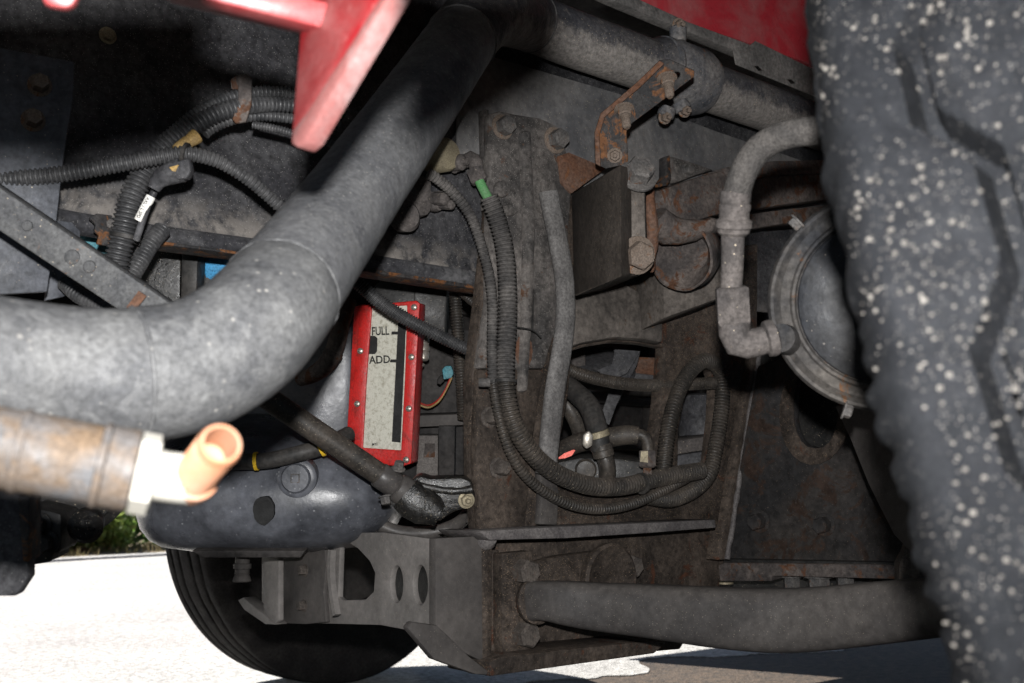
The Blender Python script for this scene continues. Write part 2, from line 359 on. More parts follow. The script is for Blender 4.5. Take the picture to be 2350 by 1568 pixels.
def ypath(L, y): return [hit(p[0], p[1], PY(p[2] if len(p) > 2 else y)) for p in L]
def tie(parent, p, axis, r, mat='rubber_black', wd=.005, name='cable_tie'):
    axis = axis.normalized()
    return lathe(name, p - axis * wd / 2, axis, [(r, 0), (r + .0018, 0), (r + .0018, wd), (r, wd)], mat, parent, seg=20)
def textobj(name, body, org, ex, ey, size, mat, parent, sx=1):
    cu = bpy.data.curves.new('t', 'FONT'); cu.body = body; cu.size = size; cu.extrude = .0002; cu.resolution_u = 3; cu.offset = size * .018
    o = bpy.data.objects.new('t', cu); col.objects.link(o)
    me = bpy.data.meshes.new_from_object(o.evaluated_get(bpy.context.evaluated_depsgraph_get()))
    bpy.data.objects.remove(o); n = ex.cross(ey)
    for v in me.vertices: v.co = org + ex * v.co.x * sx + ey * v.co.y + n * v.co.z
    b = bmesh.new(); b.from_mesh(me); bpy.data.meshes.remove(me)
    return finish(name, b, mat, parent, smooth=0)
# ================================================================== SETTING
b = bmesh.new(); bmesh.ops.create_grid(b, x_segments=2, y_segments=2, size=150)
finish('ground', b, 'asphalt', smooth=0, kind='structure')
finish('road', poly_bm([Vector((-70, 3.3, 0))] + [Vector((i * .05, 3.28 + .22 * mnoise.fractal(Vector((i * .06, 0, 4)), .8, 2.1, 5), 0)) for i in range(-20, 160)] + [Vector((70, 3.2, 0)), Vector((70, 120, 0)), Vector((-70, 120, 0))], Vector((0, 0, 1)), .004, (), 0), 'concrete', smooth=0, kind='structure')
vdir = Vector((.93, .36, 0)).normalized(); vn = Vector((-vdir.y, vdir.x, 0))     # the road's far edge
kc = W(260, 1283, 13.2); kc.z = 0
def strip(name, d0, d1, z0, z1, mat, kind='structure', bev=.02):
    pts = [kc + vdir * s * 40 + vn * d + Vector((0, 0, z0)) for s, d in ((-1, d0), (1, d0), (1, d1), (-1, d1))]
    return finish(name, poly_bm(pts, Vector((0, 0, 1)), z1 - z0, (), bev), mat, kind=kind)
strip('kerb', 0, .3, -.1, .035, 'concrete')
strip('verge', .3, 12, -.1, .03, 'verge_soil')
def leaves(bm, c, rx, ry, rz, n, size):
    for _ in range(n):
        while True:
            v = Vector((random.uniform(-1, 1), random.uniform(-1, 1), random.uniform(-1, 1)))
            if v.length < 1 and (v.length > .55 or random.random() < .4): break
        p = c + Vector((v.x * rx, v.y * ry, v.z * rz)) * (1 + .25 * mnoise.noise(v * 2.3 + c))
        a = Vector((random.gauss(0, 1), random.gauss(0, 1), random.gauss(0, 1))).normalized(); q = a.orthogonal().normalized()
        q.rotate(Matrix.Rotation(random.uniform(0, 6.28), 3, a)); s = size * random.uniform(.6, 1.3); d = a.cross(q)
        bm.faces.new([bm.verts.new(p - q * s), bm.verts.new(p + d * s * .45), bm.verts.new(p + q * s), bm.verts.new(p - d * s * .45)])
SH = [(-6.0, 2.2, 1.3, 'leaf', 'dark rounded roadside shrub at the end of the hedge'), (-3.4, 1.9, 1.1, 'leaf_light', 'yellow green roadside shrub with loose twigs'),
      (-1.5, 1.3, .62, 'leaf_light', 'low yellow green shrub beside the black hub'), (-.2, 2.3, 1.1, 'leaf', 'dark green shrub behind the low yellow green ones'), (.55, 1.25, .6, 'leaf_light', 'low bright shrub on the verge beside the oil pan'),
      (1.5, 2.2, 1.0, 'leaf', 'leafy dark shrub behind the lip of the oil pan'),
      (3.4, 2.4, 1.4, 'leaf', 'tall dark green shrub on the verge behind the far tyre'), (6.2, 2.1, 1.2, 'leaf', 'broad green roadside shrub beyond the truck'), (9.4, 2.5, 1.4, 'leaf_light', 'pale green roadside shrub far along the verge')]
for s, d, r_, mt, lb in SH:
    p = kc + vdir * s + vn * d + Vector((0, 0, .03))
    t = thing('shrub', lb, 'shrub', p, 'shrubs along the road verge')
    b = bmesh.new()
    for _ in range(16):
        a = random.uniform(0, 6.28); rr = random.uniform(.1, .7) * r_
        leaves(b, p + Vector((math.cos(a) * rr, math.sin(a) * rr, r_ * random.uniform(.2, 1.25))), r_ * .55, r_ * .55, r_ * .45, 460, .06)
    finish('crown', b, mt, t, smooth=0)
    b = bmesh.new()
    for _ in range(6):
        a = random.uniform(0, 6.28)
        sweep(b, spline([p + Vector((0, 0, -.05)), p + Vector((math.cos(a) * .2, math.sin(a) * .2, r_ * .5)), p + Vector((math.cos(a) * .5 * r_, math.sin(a) * .5 * r_, r_ * 1.2))], [.03, .02, .008], .08), 6)
    finish('trunk', b, 'bark', t)
b = bmesh.new()
for _ in range(9000):
    p = kc + vdir * random.uniform(-12, 14) + vn * random.uniform(.32, 2.2) + Vector((0, 0, .03)); h = random.uniform(.03, .14); a = random.uniform(0, 6.28)
    q = Vector((math.cos(a), math.sin(a), 0)) * .006
    b.faces.new([b.verts.new(p - q), b.verts.new(p + q), b.verts.new(p + Vector((random.gauss(0, .03), random.gauss(0, .03), h)))])
finish('verge_grass', b, 'grass', smooth=0, kind='stuff', label='dry short grass growing along the road verge', cat='grass')

# ================================================================== TRUCK BODY OVERHEAD
t = thing('truck_body', 'red truck body and cab floor above the chassis', 'truck body', (1, 2.1, .8))
box('floor', (-5, .12, 2.3), (6.5, 4.05, 2.36), 'underbody', t)
box('cab_wall', (-5, .1, 2.38), (6.5, 4.08, 3.6), 'red_panel', t)
box('near_fascia', (-5, .1, 1.5), (6.5, .13, 2.297), 'red_panel', t)
for x0, x1 in ((-5, 1.3), (3.3, 6.5)):
    box('far_skirt', (x0, 4.0, .85), (x1, 4.04, 2.297), 'red_panel', t)
box('near_skirt', (2.3, .14, .75), (6.5, .17, 2.297), 'red_panel', t)
PP = PY(1.72)
fp = plate('fender_panel', [(1430, -20), (1466, 0), (1578, 52), (1734, 104), (1914, 164), (2050, 212), (2050, -180), (1330, -180)], PP, .02, 'red_panel', t)
plate('panel_lip', [(1380, -12), (1406, 0), (1534, 54), (1714, 128), (1736, 108), (1578, 50), (1466, -2), (1430, -20)], PP, .03, 'lip_grey', t, off=.012)
sp = plate('slotted_strip', [(1734, 94), (1918, 184), (2000, 222), (1960, 258), (1870, 220), (1690, 148), (1684, 116), (1712, 112)], PY(1.70), .004, 'lip_grey', t,
           holes=[[(1731, 152), (1742, 151), (1752, 161), (1741, 163)], [(1806, 182), (1818, 182), (1828, 191), (1816, 193)]], bevel=.0008)
# ================================================================== FRAME RAIL
RAIL = 1.60
t = thing('frame_rail', 'long dark steel chassis rail with dusty web and rusty lower flange', 'frame rail', hit(700, 600, PY(RAIL)))
plate('web', [(-250, -700), (-250, 470), (140, 500), (357, 545), (840, 606), (1116, 648), (1500, 690), (2000, 740), (2150, 752), (2150, 392), (1500, 152), (1150, 20), (400, -330)], PY(RAIL), .012, 'rail_web', t)
tube('web_bend', ypath([(100, 498), (250, 524), (357, 540), (600, 572), (842, 604), (1116, 646), (1300, 668)], RAIL + .012), .018, 'rail', t, sides=18, ds=.05)
plate('bottom_flange', [(357, 552), (600, 584), (842, 616), (1116, 658), (1300, 680), (1300, 690), (1116, 667), (842, 624), (600, 591), (357, 559)], PY(RAIL), .05, 'rust_strap', t, off=.012, bevel=.001)
plate('lit_web', [(960 + 90, 90), (1130, 130), (1420, 215), (1640, 300), (2050, 440), (2050, 560), (1640, 480), (1290, 420), (1130, 420), (1050, 380)], PY(RAIL), .006, 'web_lit', t, off=.01)  # paler sheet over the web where the flash lights it
plate('stiffener', [(1112, 250), (1122, 252), (1130, 480), (1118, 480)], PY(RAIL), .02, 'hanger', t, off=.05)
pbolt(t, 247, 82, PY(RAIL), 15, 'brass', h=.008)
# left mounting plate
ML = P3((0, 110, 1.38), (170, 142, 1.42), (60, 640, 1.38))
t = thing('mounting_plate', 'bluish steel plate with two rusty bolts beside the rail', 'plate', hit(60, 640, ML))
plate('plate', [(-260, 70), (0, 110), (171, 142), (168, 224), (143, 385), (128, 525), (108, 670), (-260, 690)], ML, .01, 'blue_steel', t)
pbolt(t, 91, 196, ML, 20, 'rust_bolt', h=.022); pbolt(t, 76, 276, ML, 20, 'rust_bolt', h=.022)
PB = PY(1.56)
t = thing('gusset_plate', 'small grey gusset with rounded corner below the blue steel plate', 'gusset', hit(150, 560, PB))
plate('web', [(127, 505), (165, 510), (184, 530), (186, 600), (150, 680), (105, 690)], PB, .01, 'blue_steel', t)
plate('ear', [(205, 500), (222, 490), (258, 494), (262, 566), (222, 560), (228, 540), (216, 530), (220, 515)], PB, .006, 'rust_strap', t, off=.02)
pbolt(t, 243, 520, PB, 13, 'bolt', h=.02)
# ================================================================== EXHAUST PIPE
PR = .0535
LOW = [(-260, 815, .79), (-120, 830, .80), (0, 845, .82), (150, 860, .85), (300, 862, .875), (440, 840, .905), (545, 785, .935), (620, 710, .985), (665, 650, 1.045)]
RIS = [(665, 650, 1.045), (745, 540, 1.17), (820, 435, 1.285), (900, 322, 1.40), (985, 200, 1.53), (1045, 112, 1.64)]
t = thing('exhaust_pipe', 'large mottled grey exhaust pipe with a bend rising under the red bracket', 'pipe', W(300, 980, .9))
PL = path(LOW + RIS[1:]) + [W(1092, 52, 1.74), W(1142, 30, 1.83)] + ypath([(1210, 48), (1300, 84), (1420, 127), (1600, 192)], 1.47)
S = spline(PL, PR, .011)
i1 = min(range(len(S)), key=lambda i: (S[i][0] - W(640, 686, 1.01)).length); i2 = min(range(len(S)), key=lambda i: (S[i][0] - W(1060, 92, 1.67)).length)
i3 = min(range(len(S)), key=lambda i: (S[i][0] - ypath([(1235, 58)], 1.47)[0]).length); i0 = min(range(len(S)), key=lambda i: (S[i][0] - W(310, 862, .877)).length)
S = S[:min(range(len(S)), key=lambda i: (S[i][0] - ypath([(1545, 172)], 1.47)[0]).length)]
def seg(name, a, c, mat, scale=1):
    bm = bmesh.new(); sweep(bm, [(p, r * scale) for p, r in S[a:c + 1]], 40, jit=.0006); return finish(name, bm, mat, t, smooth=50)
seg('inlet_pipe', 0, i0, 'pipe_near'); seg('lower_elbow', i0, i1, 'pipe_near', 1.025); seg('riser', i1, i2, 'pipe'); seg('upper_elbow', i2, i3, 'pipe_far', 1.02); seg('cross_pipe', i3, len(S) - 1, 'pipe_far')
for i in (i0, i1, i2, i3):
    ax = (S[i + 1][0] - S[i - 1][0]).normalized(); e1 = ax.orthogonal().normalized(); e2 = ax.cross(e1); ring = []
    for k_ in range(41):
        a = 2 * math.pi * k_ / 40; ring.append((S[i][0] + (e1 * math.cos(a) + e2 * math.sin(a)) * PR * 1.002, .002 + .0006 * math.sin(k_ * 2.3)))
    bm = bmesh.new(); sweep(bm, ring, 8, caps=False); finish('weld_bead', bm, 'pipe_near', t)
t = thing('tail_pipe', 'dusty dark pipe running on from the clamp toward the wheel', 'pipe', ypath([(1750, 290)], 1.47)[0])
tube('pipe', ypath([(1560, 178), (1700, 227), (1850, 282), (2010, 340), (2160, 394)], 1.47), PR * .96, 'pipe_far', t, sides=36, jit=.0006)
# clamp joining the two pipes
pc = ypath([(1490, 152), (1610, 196)], 1.47); ax = (pc[1] - pc[0]).normalized(); Lc = (pc[1] - pc[0]).length
t = thing('pipe_clamp', 'grey two piece exhaust clamp bolted around the pipe joint', 'clamp', pc[0] - Vector((0, 0, .07)))
lathe('flared_end', pc[0] - ax * .012, ax, [(PR, 0), (PR * 1.04, .008), (PR * 1.2, .024), (PR * 1.22, .03), (PR, .031)], 'pipe_far', t, seg=40)
lathe('clamp_band', pc[0] + ax * .02, ax, [(PR * 1.05, 0), (PR * 1.27, .002), (PR * 1.3, .012), (PR * 1.22, .02), (PR * 1.32, .03), (PR * 1.34, Lc * .72), (PR * 1.2, Lc * .86), (PR * .98, Lc * .9)], 'clamp', t, seg=44)
for (x, y, dx, dy) in ((1556, 72, 0, -26), (1528, 262, -6, 16), (1566, 248, 8, 14)):
    p = hit(x, y, PY(1.43)); D = (p - CAM).dot(F); d = (RT * dx - UP * dy) * K * D
    lathe('lug', p - d * .9, d, [(.016, 0), (.0175, .008), (.0175, d.length * 1.2), (.013, d.length * 1.35)], 'clamp', t, seg=16)
    bolt(t, p + d * .5 - F * .004, (-F + RT * .35 - UP * .2), .0105, 'rust_bolt', h=.012, stud=.01)
HB = P3((1514, 138, 1.93), (1594, 170, 1.93), (1400, 370, 1.97))
t = thing('hanger_bracket', 'cranked rusty strap bracket hanging below the exhaust clamp', 'bracket', hit(1400, 385, HB))
plate('strap', [(1514, 138), (1538, 136), (1594, 162), (1594, 176), (1546, 212), (1498, 248), (1450, 284), (1438, 304), (1442, 376), (1390, 388), (1366, 376), (1364, 304), (1378, 260), (1402, 240), (1458, 192)], HB, .007, 'rust_strap', t, bevel=.0025,
      holes=[oval(1546, 176, 17, 8, 12, -.5)])
plate('rolled_edge', [(1514, 138), (1526, 146), (1466, 204), (1410, 250), (1388, 270), (1376, 310), (1379, 384), (1366, 376), (1364, 304), (1378, 260), (1402, 240), (1458, 192)], HB, .012, 'rust', t, bevel=.003, off=.009)
sdn = (-F * .42 - UP * .9 + RT * .08).normalized()
for x, y in ((1530, 180), (1432, 250)):
    p = hit(x, y, HB) - HB[1] * .004
    s = bolt(t, p, sdn, .0135, 'rust_bolt', h=.013, name='stud_nut')
    lathe('threaded_stud', p + sdn * .012, sdn, [(.0066 if i % 2 else .008, i * .0018) for i in range(16)] + [(.005, .0295)], 'rust_bolt', s, seg=14, smooth=20)
pbolt(t, 1411, 357, HB, 13, 'rust_bolt', h=.014, stud=.006)
# ================================================================== SUSPENSION BRACKET
SB = PY(1.55)
t = thing('suspension_bracket', 'tall welded suspension bracket plate with two openings, bolted to the rail', 'bracket', hit(1300, 1210, SB))
win = [(1312, 806), (1340, 797), (1412, 785), (1470, 788), (1526, 797), (1524, 840), (1512, 960), (1496, 1062), (1494, 1100), (1280, 1100), (1288, 1000), (1306, 900)]
arch = [(1556, 1100), (1558, 980), (1575, 905), (1594, 866), (1616, 846), (1636, 852), (1645, 880), (1642, 960), (1628, 1080), (1624, 1100)]
plate('bracket_plate', [(1124, 268), (1150, 258), (1186, 268), (1240, 276), (1280, 292), (1300, 352), (1312, 442), (1340, 600), (1740, 560), (1738, 830), (1700, 1000), (1664, 1215), (1400, 1222), (1098, 1226), (1086, 1100), (1084, 860), (1108, 660), (1126, 500)], SB, .03, 'brown', t, holes=[win, arch], bevel=.004)
plate('casting_face', [(1122, 262), (1150, 254), (1186, 262), (1240, 270), (1284, 290), (1302, 350), (1312, 442), (1304, 560), (1306, 690), (1262, 800), (1250, 846), (1098, 846), (1120, 690), (1124, 450)], SB, .02, 'hanger', t, off=.014, bevel=.006,
      holes=[[(1217, 690), (1226, 668), (1236, 672), (1234, 770), (1222, 816), (1216, 790)]])
plate('lower_face', [(1098, 847), (1250, 847), (1226, 1000), (1206, 1216), (1104, 1222), (1092, 1050)], SB, .02, 'brown', t, off=.013, bevel=.006)  # lower part of the face in a darker brown
plate('slot_shade', [(1210, 660), (1240, 660), (1240, 824), (1210, 824)], SB, .004, 'black_block', t, off=.001)  # black sheet stands in for the shade inside the slot
plate('rib', [(1198, 300), (1222, 298), (1232, 520), (1226, 700), (1214, 900), (1196, 900), (1204, 700), (1208, 520)], SB, .03, 'hanger', t, off=.026, bevel=.008)
pbolt(t, 1152, 292, (SB[0] - SB[1] * .014, SB[1]), 22, 'bolt', wmat='rust_bolt', h=.022); pbolt(t, 1272, 323, (SB[0] - SB[1] * .014, SB[1]), 23, 'bolt', wmat='rust_bolt', h=.024)
for x, y in ((1122, 958), (1142, 1074)): pbolt(t, x, y, (SB[0] - SB[1] * .014, SB[1]), 18, 'bolt_dark', h=.022)
plate('boss', oval(1155, 433, 18, 20, 14), SB, .02, 'hanger', t, off=.022, bevel=.004)
plate('boss', oval(1170, 482, 20, 14, 14), SB, .02, 'hanger', t, off=.02, bevel=.004)
plate('rust_tab', [(1282, 358), (1306, 350), (1392, 386), (1312, 444), (1290, 420)], SB, .01, 'rust', t, off=.02, bevel=.001)
plate('sloped_face', [(1318, 668), (1440, 650), (1524, 700), (1526, 790), (1470, 780), (1412, 777), (1340, 789), (1318, 798)], SB, .03, 'brown_lit', t, off=.03, bevel=.012)
plate('edge_bar', [(1728, 800), (1746, 800), (1740, 840), (1724, 930), (1701, 1080), (1683, 1200), (1669, 1286), (1650, 1286), (1664, 1200), (1684, 1080), (1708, 930), (1724, 840)], PY(1.53), .04, 'brown', t, bevel=.005)
tube('weld_seam', ypath([(1746, 760), (1739, 840), (1723, 930), (1700, 1080), (1682, 1200), (1668, 1284)], 1.528), .006, 'weld', t, sides=10, jit=.003)
plate('patch', oval(1203, 806, 20, 40, 14), SB, .003, 'rust', t, off=.0155, bevel=.001)
tube('wire_stub', ypath([(1182, 751), (1222, 758), (1242, 775)], 1.5), .0015, 'rubber_black', t, sides=6)
# spring hanger block
t = thing('spring_hanger_block', 'dark brown box shaped spring hanger with bolted sleeve', 'hanger block', hit(1400, 680, PY(1.5)))
A1, A2, A3, A4 = W(1312, 444, 1.93), W(1424, 377, 1.72), W(1426, 636, 1.72), W(1319, 681, 1.93)
dn = (W(1484, 395, 1.93) - A2)
finish('box_face', poly_bm([A1, A2, A3, A4], dn.normalized(), dn.length, (), .004), 'brown_smooth', t)
bt = W(1319, 681, 1.8)
plate('side_sleeve', [(1424, 384), (1440, 384), (1482, 402), (1486, 600), (1480, 628), (1426, 636)], PD(1.8), .09, 'brown_lit', t, bevel=.01)
bolt(t, W(1462, 406, 1.79), (-F * .7 + UP * .5 + RT * .2), .024, 'bolt', h=.024); bolt(t, W(1462, 586, 1.79), (-F * .8 - UP * .1 + RT * .3), .0235, 'rust_bolt', h=.02)
t = thing('spring_seat_block', 'brown steel block below the rusty leaf spring behind the air hose', 'seat block', hit(1600, 730, PY(1.45)))
finish('block', poly_bm([W(1522, 600, 2.12), W(1660, 560, 2.18), W(1660, 682, 2.18), W(1524, 731, 2.12)], Vector((.35, 1, -.1)).normalized(), .12, (), .004), 'brown_lit', t)
# ================================================================== LEAF SPRING
LS = PY(1.44)
t = thing('leaf_spring', 'rusty leaf spring pack running from the hanger block to the wheel', 'leaf spring', hit(1700, 520, LS))
plate('main_leaf', [(1480, 436), (1514, 436), (1590, 410), (1666, 388), (1780, 373), (1950, 370), (2090, 378), (2090, 452), (1950, 452), (1818, 468), (1642, 494), (1554, 522), (1500, 522), (1480, 470)], LS, .08, 'rust_dark', t, bevel=.006)
plate('upper_leaf_edge', [(1666, 384), (1780, 369), (1950, 366), (2090, 374), (2090, 404), (1950, 396), (1780, 402), (1690, 420)], LS, .07, 'rust_dark', t, off=.012, bevel=.004)
plate('second_leaf', [(1560, 534), (1642, 502), (1818, 478), (1990, 466), (1990, 500), (1798, 514), (1642, 540), (1570, 552)], LS, .07, 'rust_dark', t, off=.004, bevel=.004)
bm = lathe_bm(W(1566, 588, 2.03), (-F * .75 - RT * .5 - UP * .25), [(.03, -.075), (.056, -.05), (.064, -.015), (.0645, .008), (.0605, .01), (.053, -.008), (.035, -.03), (0, -.036)], 36)
for v in bm.verts: v.co += Vector((0, 0, 1)) * .006 * mnoise.noise(v.co * 18) + RT * .006 * mnoise.noise(v.co * 14 + Vector((5, 0, 0)))
finish('spring_eye', bm, 'rust_dark', t)
tube('forged_arm', path([(1500, 500, 1.98), (1530, 528, 1.99), (1580, 530, 2.0), (1640, 516, 2.02)]), [.03, .028, .02, .014], 'rust_dark', t, sides=16, jit=.006)
tube('eye_strap', [W(1484, 405, 1.94), W(1494, 500, 1.93), W(1497, 560, 1.94), W(1488, 620, 1.96)], .011, 'rust', t, sides=10, jit=.004)
plate('spring_clip', [(1528, 360), (1538, 356), (1541, 410), (1532, 426), (1500, 432), (1490, 426), (1518, 420), (1528, 404)], PY(1.5), .02, 'rust_strap', t, bevel=.002)
plate('clip_pad', [(1542, 358), (1600, 376), (1640, 390), (1600, 402), (1552, 420), (1542, 410)], PY(1.55), .02, 'hanger', t, bevel=.004); pbolt(t, 1575, 392, PY(1.545), 12, 'bolt', h=.014)
# ================================================================== RIGHT PLATES
RP = P3((1700, 1200, 2.36), (2060, 1290, 2.1), (1700, 900, 2.36))
t = thing('axle_seat_plate', 'brown peeling steel plate with an oval opening above the forged bar', 'plate', hit(1850, 1330, RP))
plate('seat_plate', [(1738, 840), (1790, 820), (2150, 800), (2180, 1296), (2065, 1292), (1664, 1284), (1690, 1110), (1716, 960)], RP, .02, 'peel', t, holes=[oval(1872, 930, 50, 98, 20, .02, .85)], bevel=.004)
plate('opening_rim', oval(1872, 940, 84, 128, 24, .1), RP, .004, 'brown', t, holes=[oval(1872, 930, 52, 100, 20, .02, .85)], off=.004, bevel=.001)
for x, y in ((1744, 1196), (1893, 1204)): pbolt(t, x, y, RP, 20, 'peel', h=.022)
plate('bottom_flange', [(1648, 1298), (1662, 1292), (2000, 1296), (2080, 1300), (2080, 1330), (1772, 1322), (1770, 1334), (1640, 1334)], RP, .1, 'rust_dark', t, off=.03, bevel=.002)
plate('shim', [(1664, 1284), (2065, 1292), (2065, 1299), (1664, 1293)], RP, .1, 'black_block', t, off=.02, bevel=0)
for x, r_ in ((1804, 20), (1866, 26), (1927, 20)):
    p = hit(x, 1326, RP) - RP[1] * -.02; bolt(t, p, Vector((0, 0, -1)), r_ * K * 2.2, 'bolt', h=.028)
lathe('brass_shim', hit(1664, 1336, RP), Vector((0, 0, -1)), [(.018, 0), (.018, .004), (.01, .0045)], 'brass', t, seg=18)
plate('gap_blocker', [(1720, 800), (2250, 780), (2250, 1430), (1560, 1430), (1600, 1290)], (RP[0] + RP[1] * .14, RP[1]), .01, 'black_block', t)  # added black sheet, keeps bright ground from showing through the gaps
AR = P3((1950, 950, 1.75), (2110, 1150, 1.6), (2060, 950, 1.65))
t = thing('torque_arm', 'black flat arm slanting down beside the brake chamber', 'arm', hit(2080, 1230, AR))
plate('arm', [(1912, 930), (2060, 930), (2120, 1010), (2180, 1180), (2190, 1290), (2090, 1270), (2049, 1228), (1990, 1110), (1950, 1010)], AR, .02, 'plate_dark', t, bevel=.005); pbolt(t, 2058, 958, AR, 13, 'rust_bolt', h=.008)
lathe('pivot_block', W(2098, 1338, 1.7), UP, [(.028, -.03), (.03, 0), (.03, .03), (.02, .05), (.012, .08)], 'bolt_dark', t, seg=6)
# ================================================================== BRAKE CHAMBER
CO = W(2020, 692, 1.27); CA = (-ray(2020, 692) + RT * .1 + UP * .03).normalized()
t = thing('brake_chamber', 'round dusty blue grey brake chamber with banded rim beside the tyre', 'brake chamber', CO - Vector((0, 0, .13)))
lathe('rear_can', CO, CA, [(.05, -.13), (.085, -.12), (.104, -.08), (.108, -.03), (.11, -.01)], 'chamber', t, seg=56)
lathe('clamp_band', CO, CA, [(.108, -.024), (.124, -.02), (.127, -.01), (.127, .002), (.1235, .009), (.12, .0085), (.112, .018), (.108, .019), (.102, .021), (.0995, .0255), (.0965, .0255), (.094, .02), (.09, .019)], 'band', t, seg=72)
lathe('front_can', CO, CA, [(.0945, .016), (.092, .024), (.08, .029), (.05, .033), (0, .034)], 'chamber', t, seg=56)
e1 = (RT - CA * RT.dot(CA)).normalized(); e2 = CA.cross(e1)
for a in (2.35, 4.4):
    d = e1 * math.cos(a) + e2 * math.sin(a); bolt(t, CO + d * .132 + CA * .01, CA.cross(d), .008, 'bolt', h=.008)
q = W(1806, 790, 1.26)
tube('port_boss', [W(1880, 800, 1.40), W(1840, 790, 1.33), W(1792, 776, 1.262)], [.024, .02, .0165], 'band', t, sides=24)
t = thing('air_hose', 'thick grey dusty air hose arching into a brass coloured elbow', 'hose', W(1690, 830, 1.25))
tube('hose', path([(2030, 318, 1.13), (1930, 302, 1.15), (1861, 301, 1.17), (1790, 314, 1.19), (1738, 346, 1.21), (1706, 396, 1.22), (1690, 446, 1.23)]), .0155, 'hose_air', t, sides=24)
lathe('ferrule', W(1688, 438, 1.23), W(1683, 542, 1.24) - W(1688, 438, 1.23), [(.016, 0), (.0175, .002), (.0175, .012), (.0165, .014), (.018, .016), (.018, .021), (.0168, .023), (.017, .031), (.0205, .034), (.0205, .041), (.0185, .043), (.018, .047), (.0135, .051)], 'fitting', t, seg=30)
tube('tube', path([(1682, 535, 1.24), (1681, 590, 1.24), (1678, 668, 1.245)]), [.0135, .0128, .0122], 'fitting', t, sides=24)
lathe('hose_nut', W(1679, 658, 1.245), W(1684, 750, 1.25) - W(1679, 658, 1.245), [(.017, 0), (.0205, .002), (.0205, .04), (.0185, .0435)], 'fitting', t, seg=6, smooth=20)
tube('elbow', path([(1685, 742, 1.25), (1688, 775, 1.25), (1702, 789, 1.25), (1735, 786, 1.25), (1772, 776, 1.25)]), [.0185, .0182, .018, .0165, .0155], 'fitting', t, sides=24)
lathe('collar', W(1755, 780, 1.25), W(1800, 769, 1.25) - W(1755, 780, 1.25), [(.016, 0), (.0205, .002), (.0215, .007), (.0205, .012), (.016, .014)], 'fitting', t, seg=28)
# ================================================================== LOWER CROSSMEMBER AND TOW BRACKET
CX = PX(1.105); LB = PY(1.55)
t = thing('crossmember', 'pale grey crossmember plate with a rounded cutout and two oval holes', 'crossmember', hit(850, 1435, CX))
cut = [(780, 1250), (800, 1246), (822, 1260), (848, 1288), (860, 1315), (857, 1358), (838, 1376), (786, 1378), (776, 1370)]
plate('plate', [(600, 1225), (880, 1222), (1012, 1240), (1012, 1452), (936, 1447), (873, 1435), (730, 1431), (640, 1420), (600, 1400)], CX, .012, 'plate_grey', t, holes=[cut, oval(910, 1341, 14.5, 43, 20), oval(964, 1343, 17, 46, 20)], bevel=.002)
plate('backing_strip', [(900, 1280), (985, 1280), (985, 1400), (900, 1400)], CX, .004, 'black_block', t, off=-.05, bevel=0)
for x, y in ((700, 1309), (698, 1390)): pbolt(t, x, y, (CX[0] - CX[1] * .02, CX[1]), 11, 'bolt_dark', h=.012)
plate('bolted_plate', [(640, 1262), (745, 1262), (748, 1300), (742, 1360), (748, 1428), (700, 1433), (642, 1430)], CX, .01, 'plate_dark', t, off=.02, bevel=.002)
tube('stiffener_strap', [hit(x, y, (CX[0] - CX[1] * .035, CX[1])) for x, y in ((762, 1262), (760, 1310), (764, 1360), (773, 1412))], .008, 'plate_grey', t, sides=4)
t = thing('hook_strip', 'grey L shaped steel strip with a hooked lower end', 'bracket', hit(610, 1432, (CX[0] - CX[1] * .05, CX[1])))
HS = (CX[0] - CX[1] * .05, CX[1])
plate('strip', [(604, 1270), (639, 1270), (639, 1424), (630, 1434), (606, 1430), (604, 1410)], HS, .012, 'plate_grey', t, bevel=.002)
plate('hook', [(545, 1378), (558, 1371), (606, 1412), (630, 1434), (608, 1433), (560, 1400)], HS, .03, 'plate_grey', t, off=.006, bevel=.002)
t = thing('tow_bracket', 'heavy dark steel channel bracket with face plate carrying the forged bar', 'bracket', hit(1110, 1550, LB))
plate('face_plate', [(1000, 1236), (1106, 1230), (1110, 1520), (1070, 1500), (1000, 1448)], LB, .02, 'plate_dark', t, off=.05, bevel=.002)
plate('hook_plate', [(936, 1442), (947, 1427), (1003, 1435), (1031, 1460), (1077, 1506), (1122, 1540), (1120, 1550), (1091, 1548), (996, 1513)], LB, .018, 'plate_dark', t, off=.075, bevel=.004)
plate('corner_edge', [(1106, 1226), (1124, 1222), (1132, 1240), (1130, 1520), (1124, 1552), (1108, 1548)], LB, .06, 'brown', t, off=.052, bevel=.005)
plate('top_flange', [(1098, 1219), (1300, 1208), (1488, 1200), (1642, 1192), (1644, 1212), (1488, 1224), (1300, 1236), (1124, 1240)], LB, .12, 'weld', t, off=.085, bevel=.003)
plate('channel_web', [(1110, 1225), (1680, 1190), (1650, 1345), (1560, 1490), (1110, 1530)], LB, .012, 'brown', t, off=-.03)
plate('bottom_flange', [(1124, 1520), (1147, 1508), (1330, 1488), (1488, 1472), (1530, 1476), (1502, 1500), (1330, 1524), (1124, 1553)], LB, .12, 'brown', t, off=.08, bevel=.003)
plate('inner_strip', [(1127, 1262), (1147, 1262), (1150, 1500), (1130, 1512)], LB, .02, 'brown', t, off=.01, bevel=.003)
plate('mount_pad', [(1152, 1270), (1222, 1264), (1226, 1340), (1222, 1400), (1222, 1500), (1160, 1506), (1153, 1480)], LB, .03, 'brown', t, off=.035, bevel=.004)
plate('upper_pad', [(1215, 1295), (1290, 1275), (1350, 1268), (1450, 1256), (1458, 1330), (1400, 1352), (1230, 1352)], LB, .03, 'brown', t, off=.015, bevel=.006)
pl = (LB[0] - LB[1] * .035, LB[1])
for x, y in ((1196, 1312), (1196, 1456)): pbolt(t, x, y, pl, 29, 'bolt_dark', h=.03, washer=False)
